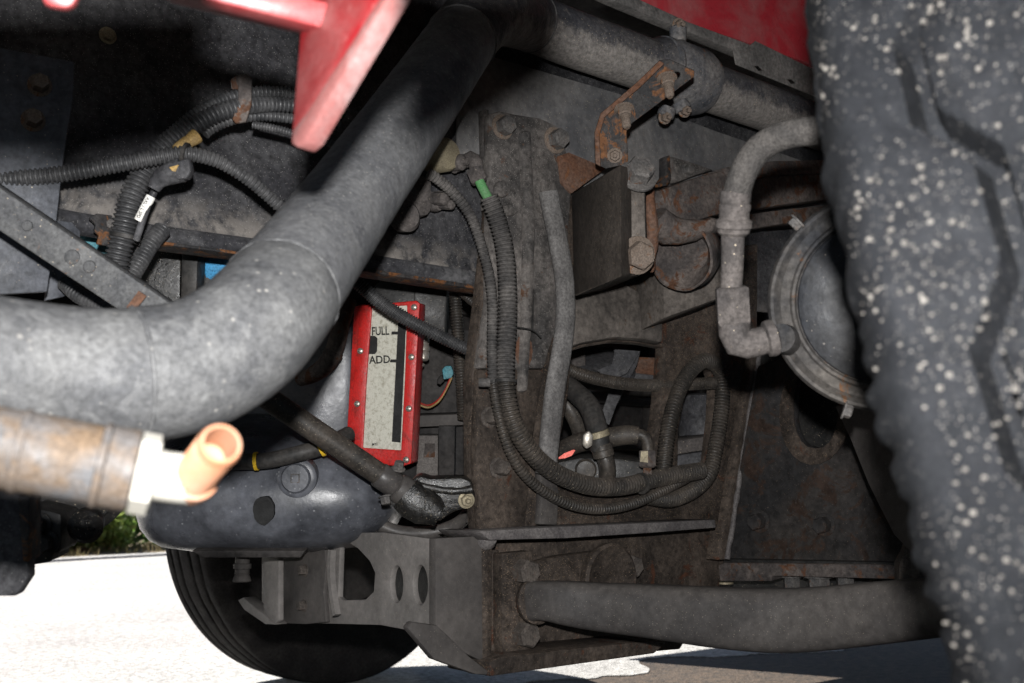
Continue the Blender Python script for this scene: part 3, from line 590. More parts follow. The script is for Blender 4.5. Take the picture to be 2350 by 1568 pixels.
pbolt(t, 1441, 1299, (LB[0] - LB[1] * .012, LB[1]), 25, 'bolt_dark', h=.025, washer=False)
lathe('clevis_ring', hit(1390, 1330, (LB[0] - LB[1] * .02, LB[1])), Vector((0, -1, 0)), [(.066, 0), (.068, .006), (.068, .016), (.062, .02), (.05, .014), (0, .014)], 'brown', t, seg=30)
lathe('corner_weld', hit(1120, 1238, (LB[0] - LB[1] * .058, LB[1])), Vector((0, -1, .4)), [(.016, -.01), (.017, 0), (.012, .009), (0, .012)], 'weld', t, seg=14)
t = thing('forged_bar', 'thick smooth forged bar curving along under the axle', 'bar', W(1700, 1500, 1.75))
cl = [(1228, 1380, 1.92, 46), (1252, 1378, 1.90, 44), (1300, 1384, 1.885, 50), (1370, 1392, 1.87, 54), (1490, 1402, 1.83, 60), (1640, 1416, 1.77, 68), (1760, 1423, 1.72, 72), (1880, 1420, 1.67, 72), (2040, 1404, 1.58, 70), (2160, 1392, 1.5, 68), (2330, 1372, 1.4, 70)]
bm = bmesh.new(); S = spline([W(x, y, D) for x, y, D, h in cl], [h * K * D for x, y, D, h in cl], .02)
n0 = None; rings = []
for i, (p, r) in enumerate(S):
    tg = (S[min(i + 1, len(S) - 1)][0] - S[max(i - 1, 0)][0]).normalized(); sd_ = tg.cross(Vector((0, 0, 1))).normalized(); up_ = sd_.cross(tg)
    ring = []
    for k_ in range(32):
        a = 2 * math.pi * k_ / 32; c, s = math.cos(a), math.sin(a); pw = .62
        ring.append(bm.verts.new(p + sd_ * math.copysign(abs(c) ** pw, c) * r * .8 + up_ * math.copysign(abs(s) ** pw, s) * r))
    if rings:
        for k_ in range(32): bm.faces.new((rings[-1][k_], rings[-1][(k_ + 1) % 32], ring[(k_ + 1) % 32], ring[k_]))
    rings.append(ring)
bm.faces.new(rings[0][::-1]); bm.faces.new(rings[-1]); finish('bar', bm, 'bar', t, smooth=50)
lathe('collar', W(1226, 1380, 1.925), W(1252, 1378, 1.90) - W(1226, 1380, 1.925), [(.036, -.006), (.04, 0), (.04, .008), (.034, .012)], 'brown', t, seg=30)
# ================================================================== OIL PAN
t = thing('oil_pan', 'dusty grey rounded oil pan with a square socket drain plug', 'oil pan', W(580, 1275, 2.1))
bm = bmesh.new()
ox = [(262, 300, 880), ]
def pan_ring(yc, xl, xr, D, dep):
    a, c = W(xl, yc, D), W(xr, yc, D); m = (a + c) / 2; hx = (c - a) / 2; dv = Vector((F.x, F.y, 0)).normalized() * dep; r_ = []
    for k_ in range(40):
        an = 2 * math.pi * k_ / 40; cc, ss = math.cos(an), math.sin(an); pw = .55
        q = m + dv + hx * math.copysign(abs(cc) ** pw, cc) + dv * math.copysign(abs(ss) ** pw, ss)
        q += Vector((0, 0, .006 * mnoise.noise(q * 9)))
        r_.append(bm.verts.new(q))
    return r_
rows = [(950, 430, 700, 2.3, .1), (990, 370, 748, 2.16, .14), (1030, 300, 802, 2.07, .18), (1062, 272, 850, 2.03, .19), (1095, 260, 888, 2.01, .2), (1135, 256, 904, 2.0, .2), (1180, 262, 896, 2.0, .2), (1212, 272, 878, 2.005, .2), (1238, 296, 850, 2.02, .19), (1256, 335, 806, 2.05, .16), (1267, 420, 730, 2.1, .12)]
rr = [pan_ring(*r_) for r_ in rows]
for a, c in zip(rr, rr[1:]):
    for k_ in range(40): bm.faces.new((a[k_], a[(k_ + 1) % 40], c[(k_ + 1) % 40], c[k_]))
bm.faces.new(rr[0]); bm.faces.new(rr[-1][::-1]); pan = finish('pan', bm, 'pan', t, smooth=60)
pz = W(681, 1097, 1.995); pa = (-F + UP * .05)
lathe('plug_boss', pz, pa, [(.036, -.05), (.036, .0), (.03, .004)], 'pan', t, seg=32)
pg = lathe('drain_plug', pz + pa.normalized() * .003, pa, [(.026, -.01), (.027, .008), (.024, .012), (.0, .0125)], 'pan', t, seg=32)
pq = pz + pa.normalized() * .0157; sq = [pq + RT * a * .0085 + UP * c * .0085 for a, c in ((-1, -1), (1, -1), (1, 1), (-1, 1))]; si = [pq + RT * a * .006 + UP * c * .006 for a, c in ((-1, -1), (1, -1), (1, 1), (-1, 1))]
finish('square_socket', poly_bm(sq, F, .004, [si], .0005), 'bolt', pg)
bm = bmesh.new()
pts = []
for i in range(22):
    a = 6.283 * i / 22; rr_ = 1 + .13 * mnoise.noise(Vector((math.cos(a) * 2, math.sin(a) * 2, 3.3))); pts.append((604 + 25 * rr_ * math.cos(a), 1172 + 33 * rr_ * math.sin(a)))
finish('oil_stain', poly_bm([W(x, y, 1.988) for x, y in pts], F, .012, (), 0), 'black_print', t)
plate('skid_plate', [(440, 1264), (700, 1264), (690, 1280), (470, 1280), (452, 1272)], PD(2.03), .12, 'engine_dark', t)
plate('pan_wall', [(420, 820), (700, 760), (812, 720), (806, 1060), (760, 1090), (420, 1090)], PD(2.36), .1, 'pan', t, bevel=.02)
t = thing('drain_valve', 'small dark threaded drain valve below the oil pan', 'valve', W(556, 1332, 2.12))
lathe('valve', W(557, 1276, 2.12), Vector((0, 0, -1)), [(.014, 0), (.014, .014), (.017, .015), (.017, .024), (.014, .025), (.0135, .032), (.015, .033), (.0135, .036), (.015, .038), (.017, .044), (.018, .047), (.016, .049)], 'plate_dark', t, seg=24)
# ================================================================== OIL GAUGE
GD = 2.26; GP = P3((826, 703, GD), (961, 695, GD - .02), (942, 1062, GD - .03))
t = thing('oil_level_gauge', 'red framed oil level gauge lettered FULL and ADD', 'gauge', hit(870, 1062, GP))
gout = [(826, 702), (955, 690), (963, 696), (943, 1064), (920, 1072), (798, 1056), (800, 1010)]
gin = [(852, 708), (914, 688), (922, 700), (920, 1032), (914, 1036), (832, 1028), (831, 1020)]
gin = [(853, 706), (934, 701), (929, 860), (920, 1034), (832, 1028), (840, 880)]
plate('housing', [(812, 705), (826, 700), (961, 694), (943, 1064), (920, 1072), (792, 1056)], GP, .06, 'red_gauge', t, off=-.007, bevel=.003)
plate('frame', gout, GP, .012, 'red_gauge', t, holes=[gin], off=.006, bevel=.002)
plate('face', [(851, 704), (937, 698), (922, 1036), (830, 1030)], GP, .004, 'gauge_face', t, off=.0005, bevel=0)
plate('black_scale', [(915, 716), (933, 716), (919, 1016), (899, 1014)], GP, .0015, 'black_print', t, off=.0018, bevel=0)
plate('tick', [(899, 761), (914, 761), (914, 768), (898, 768)], GP, .0012, 'black_print', t, off=.0014, bevel=0)
plate('tick', [(896, 825), (912, 825), (912, 832), (895, 832)], GP, .0012, 'black_print', t, off=.0014, bevel=0)
plate('float_window', [(848, 771), (860, 771), (866, 776), (865, 807), (860, 813), (845, 813)], GP, .0012, 'black_print', t, off=.0014, bevel=0)
gex = (hit(900, 700, GP) - hit(850, 702.5, GP)).normalized(); gey = gex.cross(GP[1])
gup = gey
def gtext(s, x, y, hpx, wpx):
    o = hit(x, y, GP) - GP[1] * .0012; sz = hpx * K * GD / .70
    est = len(s) * .62 * sz; textobj('lettering', s, o, gex, gup, sz, 'black_print', t, sx=1.12 * wpx * K * GD / est)
gtext('FULL', 853, 770, 19, 43); gtext('ADD', 848, 835, 17.5, 38); gtext('MTI', 854, 1023, 6, 13)
for x, y in ((952, 706), (946, 820), (940, 938), (934, 1055), (829, 806), (822, 927)):
    p = hit(x, y, GP) - GP[1] * .006
    s = lathe('screw', p, -GP[1], [(.0068, -.001), (.0068, .001), (.0055, .0035), (.003, .0046), (0, .005)], 'zinc', t, seg=16)
    for a in (.5, 2.07):
        d = gex * math.cos(a) + gup * math.sin(a); c = gex * -math.sin(a) + gup * math.cos(a); o = p - GP[1] * .0047
        finish('cross_slot', poly_bm([o + d * u * .0042 + c * v * .0009 for u, v in ((-1, -1), (1, -1), (1, 1), (-1, 1))], GP[1], .001, (), 0), 'black_print', s)
# ================================================================== STEERING ROD
t = thing('steering_rod', 'black greasy steering rod ending in a clamped ball joint', 'rod', W(930, 1200, 1.9))
a, c = W(520, 850, 1.80), W(905, 1112, 1.90); tube('rod', [a, c], .0195, 'conduit_brown', t, sides=28, ds=.05)
ax = (c - a).normalized()
lathe('sleeve', W(868, 1088, 1.89), ax, [(.0205, 0), (.0225, .003), (.0225, .035), (.0205, .038), (.024, .04), (.026, .048), (.026, .062), (.02, .068)], 'bar', t, seg=28)
for x, y in ((914, 1076), (884, 1140)): bolt(t, W(x, y, 1.885), (-UP if y > 1100 else UP) + RT * .2 - F * .3, .009, 'bolt', h=.012)
tube('ball_joint', path([(930, 1132, 1.905), (960, 1158, 1.905), (985, 1170, 1.905), (1010, 1182, 1.905)]), [.03, .034, .03, .02], 'oily', t, sides=20, jit=.006)
plate('joint_arm', [(945, 1100), (962, 1090), (985, 1098), (1060, 1096), (1082, 1104), (1090, 1140), (1082, 1165), (1040, 1176), (1010, 1196), (950, 1200), (925, 1180), (935, 1130)], PD(1.92), .05, 'oily', t, bevel=.012)
tube('arm_rib', path([(952, 1112, 1.91), (1000, 1122, 1.91), (1050, 1128, 1.91), (1084, 1122, 1.91)]), .006, 'oily', t, sides=10, jit=.003)
bolt(t, W(1070, 1148, 1.915), -F + RT * .3, .011, 'brass', h=.008, stud=.006)
tube('spindle', path([(1092, 1110, 1.99), (1094, 1150, 1.99), (1086, 1200, 1.99)]), [.012, .016, .014], 'bar', t, sides=16)
t = thing('coolant_hose', 'dark shiny hose curving behind the steering joint', 'hose', W(960, 1230, 2.2))
tube('hose', path([(870, 1205, 2.1), (920, 1222, 2.1), (990, 1222, 2.1), (1050, 1202, 2.12), (1090, 1160, 2.2)]), .013, 'bar', t, sides=18)
# ================================================================== STEEL STRUT AND DRAIN FITTING AT LEFT
t = thing('support_strut', 'weathered grey steel strut with rust spots slanting behind the exhaust bend', 'strut', W(250, 720, 1.25))
e_a, e_b = W(-160, 374, 1.2), W(430, 770, 1.3)
ax = (e_b - e_a).normalized(); nn = (F - ax * F.dot(ax)).normalized(); ss_ = ax.cross(nn)
w2 = .0205
finish('bar', poly_bm([e_a + ss_ * w2, e_b + ss_ * w2, e_b - ss_ * w2, e_a - ss_ * w2], nn, .03, (), .004), 'strut', t)
for x, y, r_ in ((165, 590, 17), (205, 612, 14), (62, 518, 12)):
    lathe('rivet_pad', W(x, y, 1.232 + (x - 60) * .00016), -nn, [(r_ * K * 1.24, -.004), (r_ * K * 1.24, .0012), (r_ * K * 1.1, .002), (0, .0028)], 'strut', t, seg=14)
finish('rust_band', poly_bm([W(x, y, D) for x, y, D in ((290, 705, 1.262), (318, 668, 1.262), (336, 680, 1.264), (300, 725, 1.264))], nn, .004, (), 0), 'rust', t)
t = thing('drain_fitting', 'white and peach plastic drain elbow on a stained pipe', 'fitting', W(250, 1180, .6))
a, c = W(-160, 1000, .57), W(306, 1082, .6); ax = (c - a).normalized()
lathe('stained_pipe', a, ax, [(.0215, 0), (.0215, .06), (.0215, (c - a).length)], 'stained_pipe', t, seg=36)
for x, r_ in ((55, .0228), (238, .0235)):
    p = W(x, 1082 - (306 - x) * .176, .6 - (306 - x) * .0000644)
    lathe('pipe_ring', p - ax * .004, ax, [(.0205, 0), (r_, .001), (r_, .004), (.0205, .006)], 'stained_pipe', t, seg=36)
lathe('coupling', W(240, 1070, .5957), ax, [(.021, 0), (.0225, .001), (.0225, (c - W(240, 1070, .5957)).length), (.018, (c - W(240, 1070, .5957)).length + .001)], 'stained_pipe', t, seg=36)
lathe('hex_nut', W(308, 1083, .6), ax, [(.019, 0), (.0225, .0008), (.0225, .0105), (.02, .0115)], 'pvc_white', t, seg=8, smooth=20)
tube('neck', path([(352, 1089, .6), (385, 1095, .6), (412, 1098, .6), (440, 1100, .6)]), .0138, 'pvc_white', t, sides=28)
e_o = W(440, 1102, .602); e_x = (W(508, 1018, .556) - e_o); L_ = e_x.length
prof = [(.0, -.012), (.0088, -.0105), (.0125, -.006), (.0138, .0), (.0134, .006)] + [(.0112 - .0004 * (i % 2) if False else (.0114 if i % 2 else .0098), .007 + i * .0013) for i in range(int((L_ - .009) / .0013))] + [(.0108, L_ - .001), (.0102, L_), (.0088, L_), (.0084, L_ - .004), (.0082, L_ - .024), (0, L_ - .026)]
lathe('threaded_elbow', e_o, e_x, prof, 'pvc_peach', t, seg=36, smooth=22)
# ================================================================== RED STEP BRACKET (near, overhead)
t = thing('step_bracket', 'red painted step support with a pale edged triangular gusset', 'bracket', W(680, 335, .75))
GS = P3((690, 0, .775), (670, 320, .745), (900, 0, .67))
plate('gusset', [(640, -260), (690, 0), (689, 60), (671, 285), (667, 330), (680, 337), (700, 318), (884, 0), (1000, -260)], GS, .013, 'red', t, bevel=.0018)
plate('pale_edge', [(667, 330), (672, 296), (700, 262), (868, 0), (990, -180), (1010, -180), (888, 0), (700, 320), (680, 338)], GS, .0145, 'red_pale', t, off=.0006, bevel=.002)  # paler red strip along the gusset's right edge
bb = [W(330, -96, .70), W(330, -36, .70), W(766, 72, .745), W(806, 16, .745)]
finish('cross_bar', poly_bm(bb, (F + RT * .1).normalized(), .04, (), .003), 'red', t)
tube('weld_bead', [W(768, 70, .742), W(786, 44, .742), W(806, 14, .742)], .0035, 'red', t, sides=8, jit=.002)
lp = P3((0, -10, .40), (1200, -10, .44), (600, -200, .42))
plate('step_lip', [(-600, -30), (96, -30), (104, 6), (150, 13), (168, 2), (176, -40), (300, -66), (470, -72), (482, -110), (482, -420), (-600, -420)], lp, .006, 'red', t, bevel=.0015)  # mostly out of view, outline cut to shade the rail but not the bar
plate('unseen_step_plate', [(915, -10), (1130, -130), (1300, -240), (1300, -420), (915, -420)], lp, .006, 'red', t, bevel=.0015)  # out of view, outline set by the shadow it throws on the pipe
# ================================================================== NEAR AND FAR TYRES
def zig(u, per, amp):
    f_ = (u / per) % 1
    if f_ < .3: v = -1
    elif f_ < .5: v = -1 + (f_ - .3) * 10
    elif f_ < .8: v = 1
    else: v = 1 - (f_ - .8) * 10
    return v * amp
def sstep(a, c, x):
    x = max(0, min(1, (x - a) / (c - a))); return x * x * (3 - 2 * x)
def tyre(name, label, C, yaw, camb, grooves, depth, nu, mat, shoulder, stones=0, group=None, Ro=.624):
    a = Vector((math.cos(yaw) * math.cos(camb), math.sin(yaw) * math.cos(camb), math.sin(camb)))
    e1 = Vector((0, 0, 1)).cross(a).normalized(); e2 = a.cross(e1)
    t = thing(name, label, 'tyre', (C.x, C.y, max(0, C.z - Ro)), group)
    nx = 210 if shoulder else 70; xs = [-.168 + .336 * i / nx for i in range(nx + 1)]
    def radius(x, th, j):
        ax_ = abs(x); r = Ro - .006 * (ax_ / .15) ** 2
        if ax_ > .135: r -= .034 * ((ax_ - .135) / .033) ** 2
        u = th * Ro; g = 0
        for gx, gw, ph, zz in grooves:
            d = abs(x - gx - zig(u + ph, .2, zz)); g = max(g, 1 - sstep(gw * .5, gw * .5 + .003, d), .2 * (1 - max(0, min(1, (d - gw * .5) / .016))))
        if shoulder and ax_ > .14 and x > 0:
            f_ = ((u + (0 if x < 0 else .04)) / .085) % 1
            if f_ < .16: g = max(g, sstep(.14, .15, ax_) * .35)
        r -= depth * g
        r += .0003 * mnoise.noise(Vector((x * 90, math.cos(th) * 60, math.sin(th) * 60)))
        return r
    bm = bmesh.new(); prev = None; first = None
    side = [(.172, Ro - .055), (.178, Ro - .09), (.182, Ro - .14), (.178, Ro - .2), (.165, Ro - .26), (.14, Ro - .29), (.12, Ro - .3)]
    prof_l = [(-x, r) for x, r in side[::-1]]; prof_r = side
    for j in range(nu):
        th = 2 * math.pi * j / nu; d = e1 * math.cos(th) + e2 * math.sin(th); col_ = []
        wob = .0035 * mnoise.noise(Vector((math.cos(th) * 22, math.sin(th) * 22, 1.7))) + .0065 * mnoise.noise(Vector((math.cos(th) * 70, math.sin(th) * 70, 5.7))) if shoulder else 0
        for x, r in prof_l: col_.append(bm.verts.new(C + a * (x + wob) + d * r))
        for x in xs: col_.append(bm.verts.new(C + a * (x + (wob * (abs(x) / .168) ** 16) * (1 if x > 0 else 1)) + d * radius(x, th, j)))
        for x, r in prof_r: col_.append(bm.verts.new(C + a * (x + wob) + d * r))
        if prev:
            for k_ in range(len(col_) - 1): bm.faces.new((prev[k_], prev[k_ + 1], col_[k_ + 1], col_[k_]))
        else: first = col_
        prev = col_
    for k_ in range(len(first) - 1): bm.faces.new((prev[k_], prev[k_ + 1], first[k_ + 1], first[k_]))
    finish('tread_and_sidewall', bm, mat, t, smooth=28)
    lathe('rim', C, a, [(.30, -.13), (.325, -.125), (.33, -.11), (.31, -.1), (.3, 0), (.31, .1), (.33, .11), (.325, .125), (.3, .13), (.2, .06), (.12, .05), (0, .05)], 'plate_dark', t, seg=48)
    if stones:
        bm = bmesh.new(); ico = bmesh.new(); bmesh.ops.create_cube(ico, size=1.5); vv = [v.co.copy() for v in ico.verts]; ff = [[v.index for v in f_.verts] for f_ in ico.faces]; ico.free(); n = 0
        while n < stones:
            th = random.uniform(0, 2 * math.pi); x = random.uniform(-.16, .155)
            if mnoise.noise(Vector((x * 14, math.cos(th) * 9, math.sin(th) * 9))) < random.uniform(-.3, .6): continue
            r = radius(x, th, 0)
            if r < Ro - depth * .5 - .02: continue
            d = e1 * math.cos(th) + e2 * math.sin(th); s = random.choice((.0002, .0002, .0003, .0003, .0003, .0004, .0004, .0005, .0006, .0009, .0013)) * random.uniform(.8, 1.2)
            p = C + a * x + d * (r + s * .2); sc = Vector((random.uniform(.7, 1.3), random.uniform(.7, 1.3), random.uniform(.7, 1.3)))
            q = [bm.verts.new(p + Vector((v.x * sc.x, v.y * sc.y, v.z * sc.z)) * s) for v in vv]
            for f_ in ff: bm.faces.new([q[i] for i in f_])
            n += 1
        finish('embedded_grit', bm, 'stone', t, smooth=60, kind='stuff')
    return t
tyre('front_tyre', 'chunky front tyre with zigzag groove and pale grit in its tread', Vector((1.2153, .3315, .7072)), -1.3102, .2231,
     [(-.088, .01, .05, .013), (0, .01, .15, .013), (.088, .01, .05, .013)], .03, 1300, 'tyre', True, 36000, 'tyres of the steering axle', .7072)
tyre('front_tyre', 'shaded ribbed tyre standing on the far side of the truck', Vector((2.218, 3.835, .624)), -1.5, 0,
     [(-.1, .01, 0, .003), (-.04, .01, 0, .003), (.04, .01, 0, .003), (.1, .01, 0, .003)], .014, 200, 'tyre_far', False, 0, 'tyres of the steering axle')
# ================================================================== ENGINE AND DARK PARTS BEHIND
t = thing('engine_block', 'dark dirty engine block with ribs seen behind the gauge', 'engine', (2, 2.7, .72))
box('block', (.5, 2.5, .74), (4.2, 3.1, 1.7), 'engine_dark', t, bevel=.02)
for x0 in (1.2, 1.45, 1.75, 2.05, 2.3, 2.6, 2.9, 3.2): box('rib', (x0, 2.46, .78), (x0 + .05, 2.499, 1.5), 'engine_dark', t, bevel=.008)
for z0 in (.84, .98, 1.2): box('ledge', (.8, 2.43, z0), (3.8, 2.459, z0 + .03), 'engine_dark', t, bevel=.006)
t = thing('lower_crankcase', 'black crankcase side above the oil pan', 'engine part', W(700, 1000, 2.4))
plate('side_wall', [(180, 640), (800, 740), (1100, 760), (1100, 1230), (880, 1240), (640, 1150), (180, 1100)], PD(2.52), .1, 'engine_dark', t)
plate('ledge', [(930, 955), (1080, 950), (1080, 975), (930, 982)], PD(2.42), .08, 'plate_dark', t)
plate('panel', [(960, 1000), (1005, 1000), (1005, 1098), (955, 1098)], PD(2.44), .05, 'rag', t); plate('rib', [(1006, 978), (1044, 978), (1042, 1096), (1006, 1096)], PD(2.4), .06, 'engine_dark', t)
plate('red_sticker', [(975, 1018), (998, 1018), (998, 1050), (972, 1050)], PD(2.438), .002, 'rust_dark', t, bevel=0)
t = thing('control_module', 'black speckled module box behind the top of the gauge', 'module', W(950, 770, 2.35))
plate('case', [(856, 660), (883, 634), (1027, 658), (1022, 776), (905, 776), (850, 740)], PD(2.36), .1, 'black_block', t, bevel=.006)
plate('panel_seam', [(950, 655), (953, 655), (953, 700), (950, 700)], PD(2.358), .004, 'engine_dark', t, bevel=0)
t = thing('sensor_plug', 'greasy metal threaded sensor plug on the side of the gauge', 'sensor', W(970, 840, 2.33))
lathe('plug', W(972, 775, 2.33), Vector((0, 0, -1)), [(.012, 0), (.0125, .008), (.0115, .009), (.0125, .012), (.0115, .014), (.0125, .018), (.0135, .02), (.0135, .028), (.012, .03), (.0135, .033), (.0125, .046), (.008, .05)], 'zinc', t, seg=20)
tube('lead', path([(972, 836, 2.33), (962, 850, 2.34), (948, 878, 2.36)]), .003, 'zinc', t, sides=8)
t = thing('wire_connector', 'small blue plug connector with red wires beside the gauge', 'connector', W(1025, 870, 2.36))
plate('plug', [(1014, 848), (1022, 840), (1036, 840), (1041, 858), (1036, 868), (1018, 872)], PD(2.36), .025, 'teal', t, bevel=.003)
plate('latch', [(1004, 868), (1014, 860), (1020, 874), (1010, 884), (1002, 880)], PD(2.365), .02, 'engine_dark', t, bevel=.003)
for k_ in range(2):
    tube('wire', path([(1034 + k_ * 3, 866, 2.37), (1022, 895 + k_ * 3, 2.37), (1006, 918 + k_ * 4, 2.37), (985, 930 + k_ * 5, 2.38), (966, 926 + k_ * 5, 2.38), (948, 915 + k_ * 4, 2.4)]), .0022, 'wire_red' if k_ == 0 else 'yellow', t, sides=8)
t = thing('breather_hose', 'brown aged rubber elbow hose left of the gauge', 'hose', W(740, 860, 2.2))
tube('hose', path([(800, 690, 2.22), (785, 740, 2.2), (770, 795, 2.2), (752, 832, 2.2), (722, 858, 2.22), (690, 870, 2.25)]), [.017, .0165, .018, .019, .017, .015], 'rust_dark', t, sides=18)
tie(t, W(764, 812, 2.2), W(775, 790, 2.2) - W(764, 812, 2.2), .018, 'rust_dark', .012, 'sleeve')
t = thing('clamped_hose', 'black rubber hose with two yellow bands above the oil pan', 'hose', W(640, 1080, 1.97))
tube('hose', path([(470, 1060, 1.99), (560, 1060, 1.97), (620, 1056, 1.96), (690, 1040, 1.96), (740, 1026, 1.98), (800, 996, 2.05)]), .0145, 'rubber_black', t, sides=20)
for x, y, x2, y2 in ((588, 1059, 600, 1058), (738, 1027, 752, 1021)): tie(t, W(x, y, 1.962), W(x2, y2, 1.962) - W(x, y, 1.962), .015, 'yellow_band', .006, 'band')
t = thing('black_gearcase', 'black oily casting with a flange seen below the rail', 'gear case', W(400, 700, 1.95))
plate('case', [(296, 560), (416, 570), (414, 700), (360, 705), (250, 690)], PD(1.95), .1, 'oily', t, bevel=.008)
plate('flange', [(416, 572), (455, 576), (450, 694), (414, 700)], PD(1.93), .05, 'rubber_black', t, bevel=.004); plate('neck', [(455, 580), (492, 584), (488, 690), (450, 690)], PD(1.98), .1, 'black_block', t, bevel=.01)
t = thing('blue_housing', 'bright blue painted housing glimpsed below the rail', 'housing', W(515, 650, 2.0))
lathe('body', W(512, 615, 2.02), RT, [(.04, -.025), (.045, -.02), (.045, .03), (.04, .035)], 'blue', t, seg=28)
t = thing('teal_canister', 'teal painted canister behind the ribbed conduit', 'canister', W(212, 610, 1.75))
lathe('body', W(212, 545, 1.78), Vector((0, 0, -1)), [(.02, 0), (.026, .004), (.026, .04), (.02, .046)], 'teal', t, seg=28)
# things at the lower left, beyond the exhaust
t = thing('drive_hub', 'black round hub hanging below the pipe at the road side', 'hub', W(140, 1280, 1.5))
lathe('drum', W(150, 1090, 1.5), (-F * .8 + RT * .45 - UP * .2), [(.06, -.09), (.098, -.07), (.102, -.02), (.096, 0), (.08, .006), (.07, .03), (.05, .036), (0, .038)], 'black_block', t, seg=44)
plate('flange_lug', [(60, 1160), (140, 1180), (140, 1258), (132, 1271), (117, 1272), (117, 1290), (64, 1299)], PD(1.38), .06, 'black_block', t, bevel=.004)
for x, y in ((90, 1205), (106, 1245)): bolt(t, W(x, y, 1.378), -F, .012, 'black_block', h=.014)
lathe('shiny_cap', W(196, 1210, 1.39), (-F + RT * .2 - UP * .2), [(.02, -.02), (.022, 0), (.014, .01), (0, .012)], 'oily', t, seg=24)
t = thing('hanging_bracket', 'scuffed grey bracket with a cut corner hanging at the roadside edge', 'bracket', W(30, 1370, 1.15))
plate('plate', [(-220, 1110), (66, 1139), (65, 1200), (64, 1326), (36, 1369), (-220, 1369)], PD(1.15), .02, 'rail', t, bevel=.003)
plate('edge_strip', [(40, 1136), (68, 1139), (66, 1290), (52, 1290), (44, 1200)], PD(1.15), .03, 'rust_strap', t, off=.008, bevel=.002)
# ================================================================== CONDUITS
def conduit(label, P, r, mat='conduit', pitch=.0058, name='conduit', ties=(), group='ribbed cable conduits'):
    t = thing(name, label, 'conduit', min(P, key=lambda p: p.z), group)
    tube('sheath', P, r, mat, t, sides=20, corr=pitch)
    for p, d, rr_ in ties: tie(t, p, d, rr_)
    return t
conduit('ribbed conduit crossing left to right in front of the blue plate', path([(-160, 424, 1.36), (0, 413, 1.38), (140, 400, 1.40), (280, 376, 1.42), (385, 357, 1.44), (440, 354, 1.45), (500, 370, 1.47), (560, 405, 1.49), (610, 445, 1.51), (660, 490, 1.53)]), [.0112, .0112, .0112, .011, .011, .0105, .0095, .009, .009, .009], 'conduit',
        ties=[(W(425, 352, 1.448), RT + UP * -.3, .0125)])
conduit('thick ribbed conduit dropping past the white tag toward the strut', path([(760, 250, 1.58), (640, 240, 1.55), (560, 244, 1.52), (490, 264, 1.5), (430, 300, 1.49), (370, 345, 1.48), (328, 400, 1.475), (300, 460, 1.47), (284, 530, 1.47), (268, 600, 1.47), (250, 690, 1.48)]), [.010, .011, .0125, .013, .0145, .0155, .0165, .017, .0172, .0172, .017],
        'conduit', .0062, ties=[(W(288, 542, 1.47), UP + RT * .2, .0185)])
conduit('upper ribbed conduit running under the red bracket through the strap', path([(760, 226, 1.58), (660, 213, 1.56), (580, 213, 1.54), (510, 230, 1.52), (450, 262, 1.5), (400, 302, 1.49), (350, 345, 1.495)]), .0088, 'conduit')
conduit('thin ribbed conduit lowest of the strapped bundle under the red bracket', path([(780, 290, 1.59), (690, 275, 1.57), (600, 266, 1.55), (530, 276, 1.53), (485, 296, 1.52), (470, 308, 1.515)]), .0078, 'conduit')
conduit('ribbed conduit behind the thick one, slanting under the rail', path([(372, 528, 1.62), (345, 560, 1.6), (318, 605, 1.58), (290, 650, 1.56), (262, 690, 1.55)]), .0135, 'conduit')
conduit('short ribbed conduit tucked below the strut beside the exhaust', path([(150, 650, 1.5), (178, 676, 1.48), (214, 696, 1.47), (260, 716, 1.46)]), .011, 'conduit')
t = thing('conduit_strap', 'faded brown strap clip holding the conduit bundle to the rail', 'strap', W(560, 285, 1.53))
plate('strap', [(544, 172), (566, 168), (578, 180), (576, 240), (564, 280), (540, 284), (532, 274), (546, 235), (546, 200)], PD(1.505), .006, 'rust_dark', t, bevel=.002)
plate('tab', [(528, 182), (546, 170), (550, 205), (530, 205)], PD(1.53), .05, 'rust_dark', t, bevel=.002)
t = thing('sensor_connector', 'yellow tipped sensor connector joined to a tagged grey cable', 'connector', W(340, 545, 1.45))
lathe('yellow_shell', W(404, 346, 1.455), W(468, 300, 1.47) - W(404, 346, 1.455), [(.0075, 0), (.0085, .004), (.009, .02), (.0082, .022), (.0098, .028), (.0105, .034), (.0095, .036)], 'yellow', t, seg=20)
tube('grey_body', path([(352, 434, 1.445), (366, 412, 1.445), (392, 398, 1.44), (418, 390, 1.44)]), [.0085, .012, .0155, .0165], 'rail', t, sides=14)
plate('latch', [(398, 372), (432, 362), (438, 392), (428, 410), (402, 412)], PD(1.425), .02, 'rail', t, bevel=.003)
plate('yellow_lock', [(388, 384), (402, 380), (410, 378), (402, 394), (394, 392)], PD(1.422), .003, 'yellow', t, bevel=.0005)
a, c = W(354, 440, 1.445), W(312, 552, 1.45); tube('cable', [a, W(336, 480, 1.445), c], .0048, 'rail', t, sides=12, ds=.01)
l0, l1 = W(347, 450, 1.444), W(318, 506, 1.446); ax = (l1 - l0)
lb = lathe('cable_tag', l0, ax, [(.0052, 0), (.0062, .0008), (.0062, ax.length), (.0052, ax.length + .0004)], 'white_label', t, seg=20)
ex = ax.normalized(); ez = (-F - ex * (-F).dot(ex)).normalized(); ey = ez.cross(ex)
textobj('tag_lettering', 'AXL 1 L SPD', l0 + ex * .003 + ez * .0063 - ey * .0022, ex, ey, .0062, 'black_print', lb, sx=.9)
tn = conduit('thin dusty conduit hanging from the valve down around the bracket', ypath([(985, 400), (1004, 411), (1041, 444), (1079, 494), (1104, 561), (1122, 630), (1130, 700), (1129, 800), (1132, 880)], 1.495), .0098, 'conduit_dusty', .0066, ties=[(ypath([(1136, 876)], 1.495)[0], Vector((0, 0, 1)), .0112)])
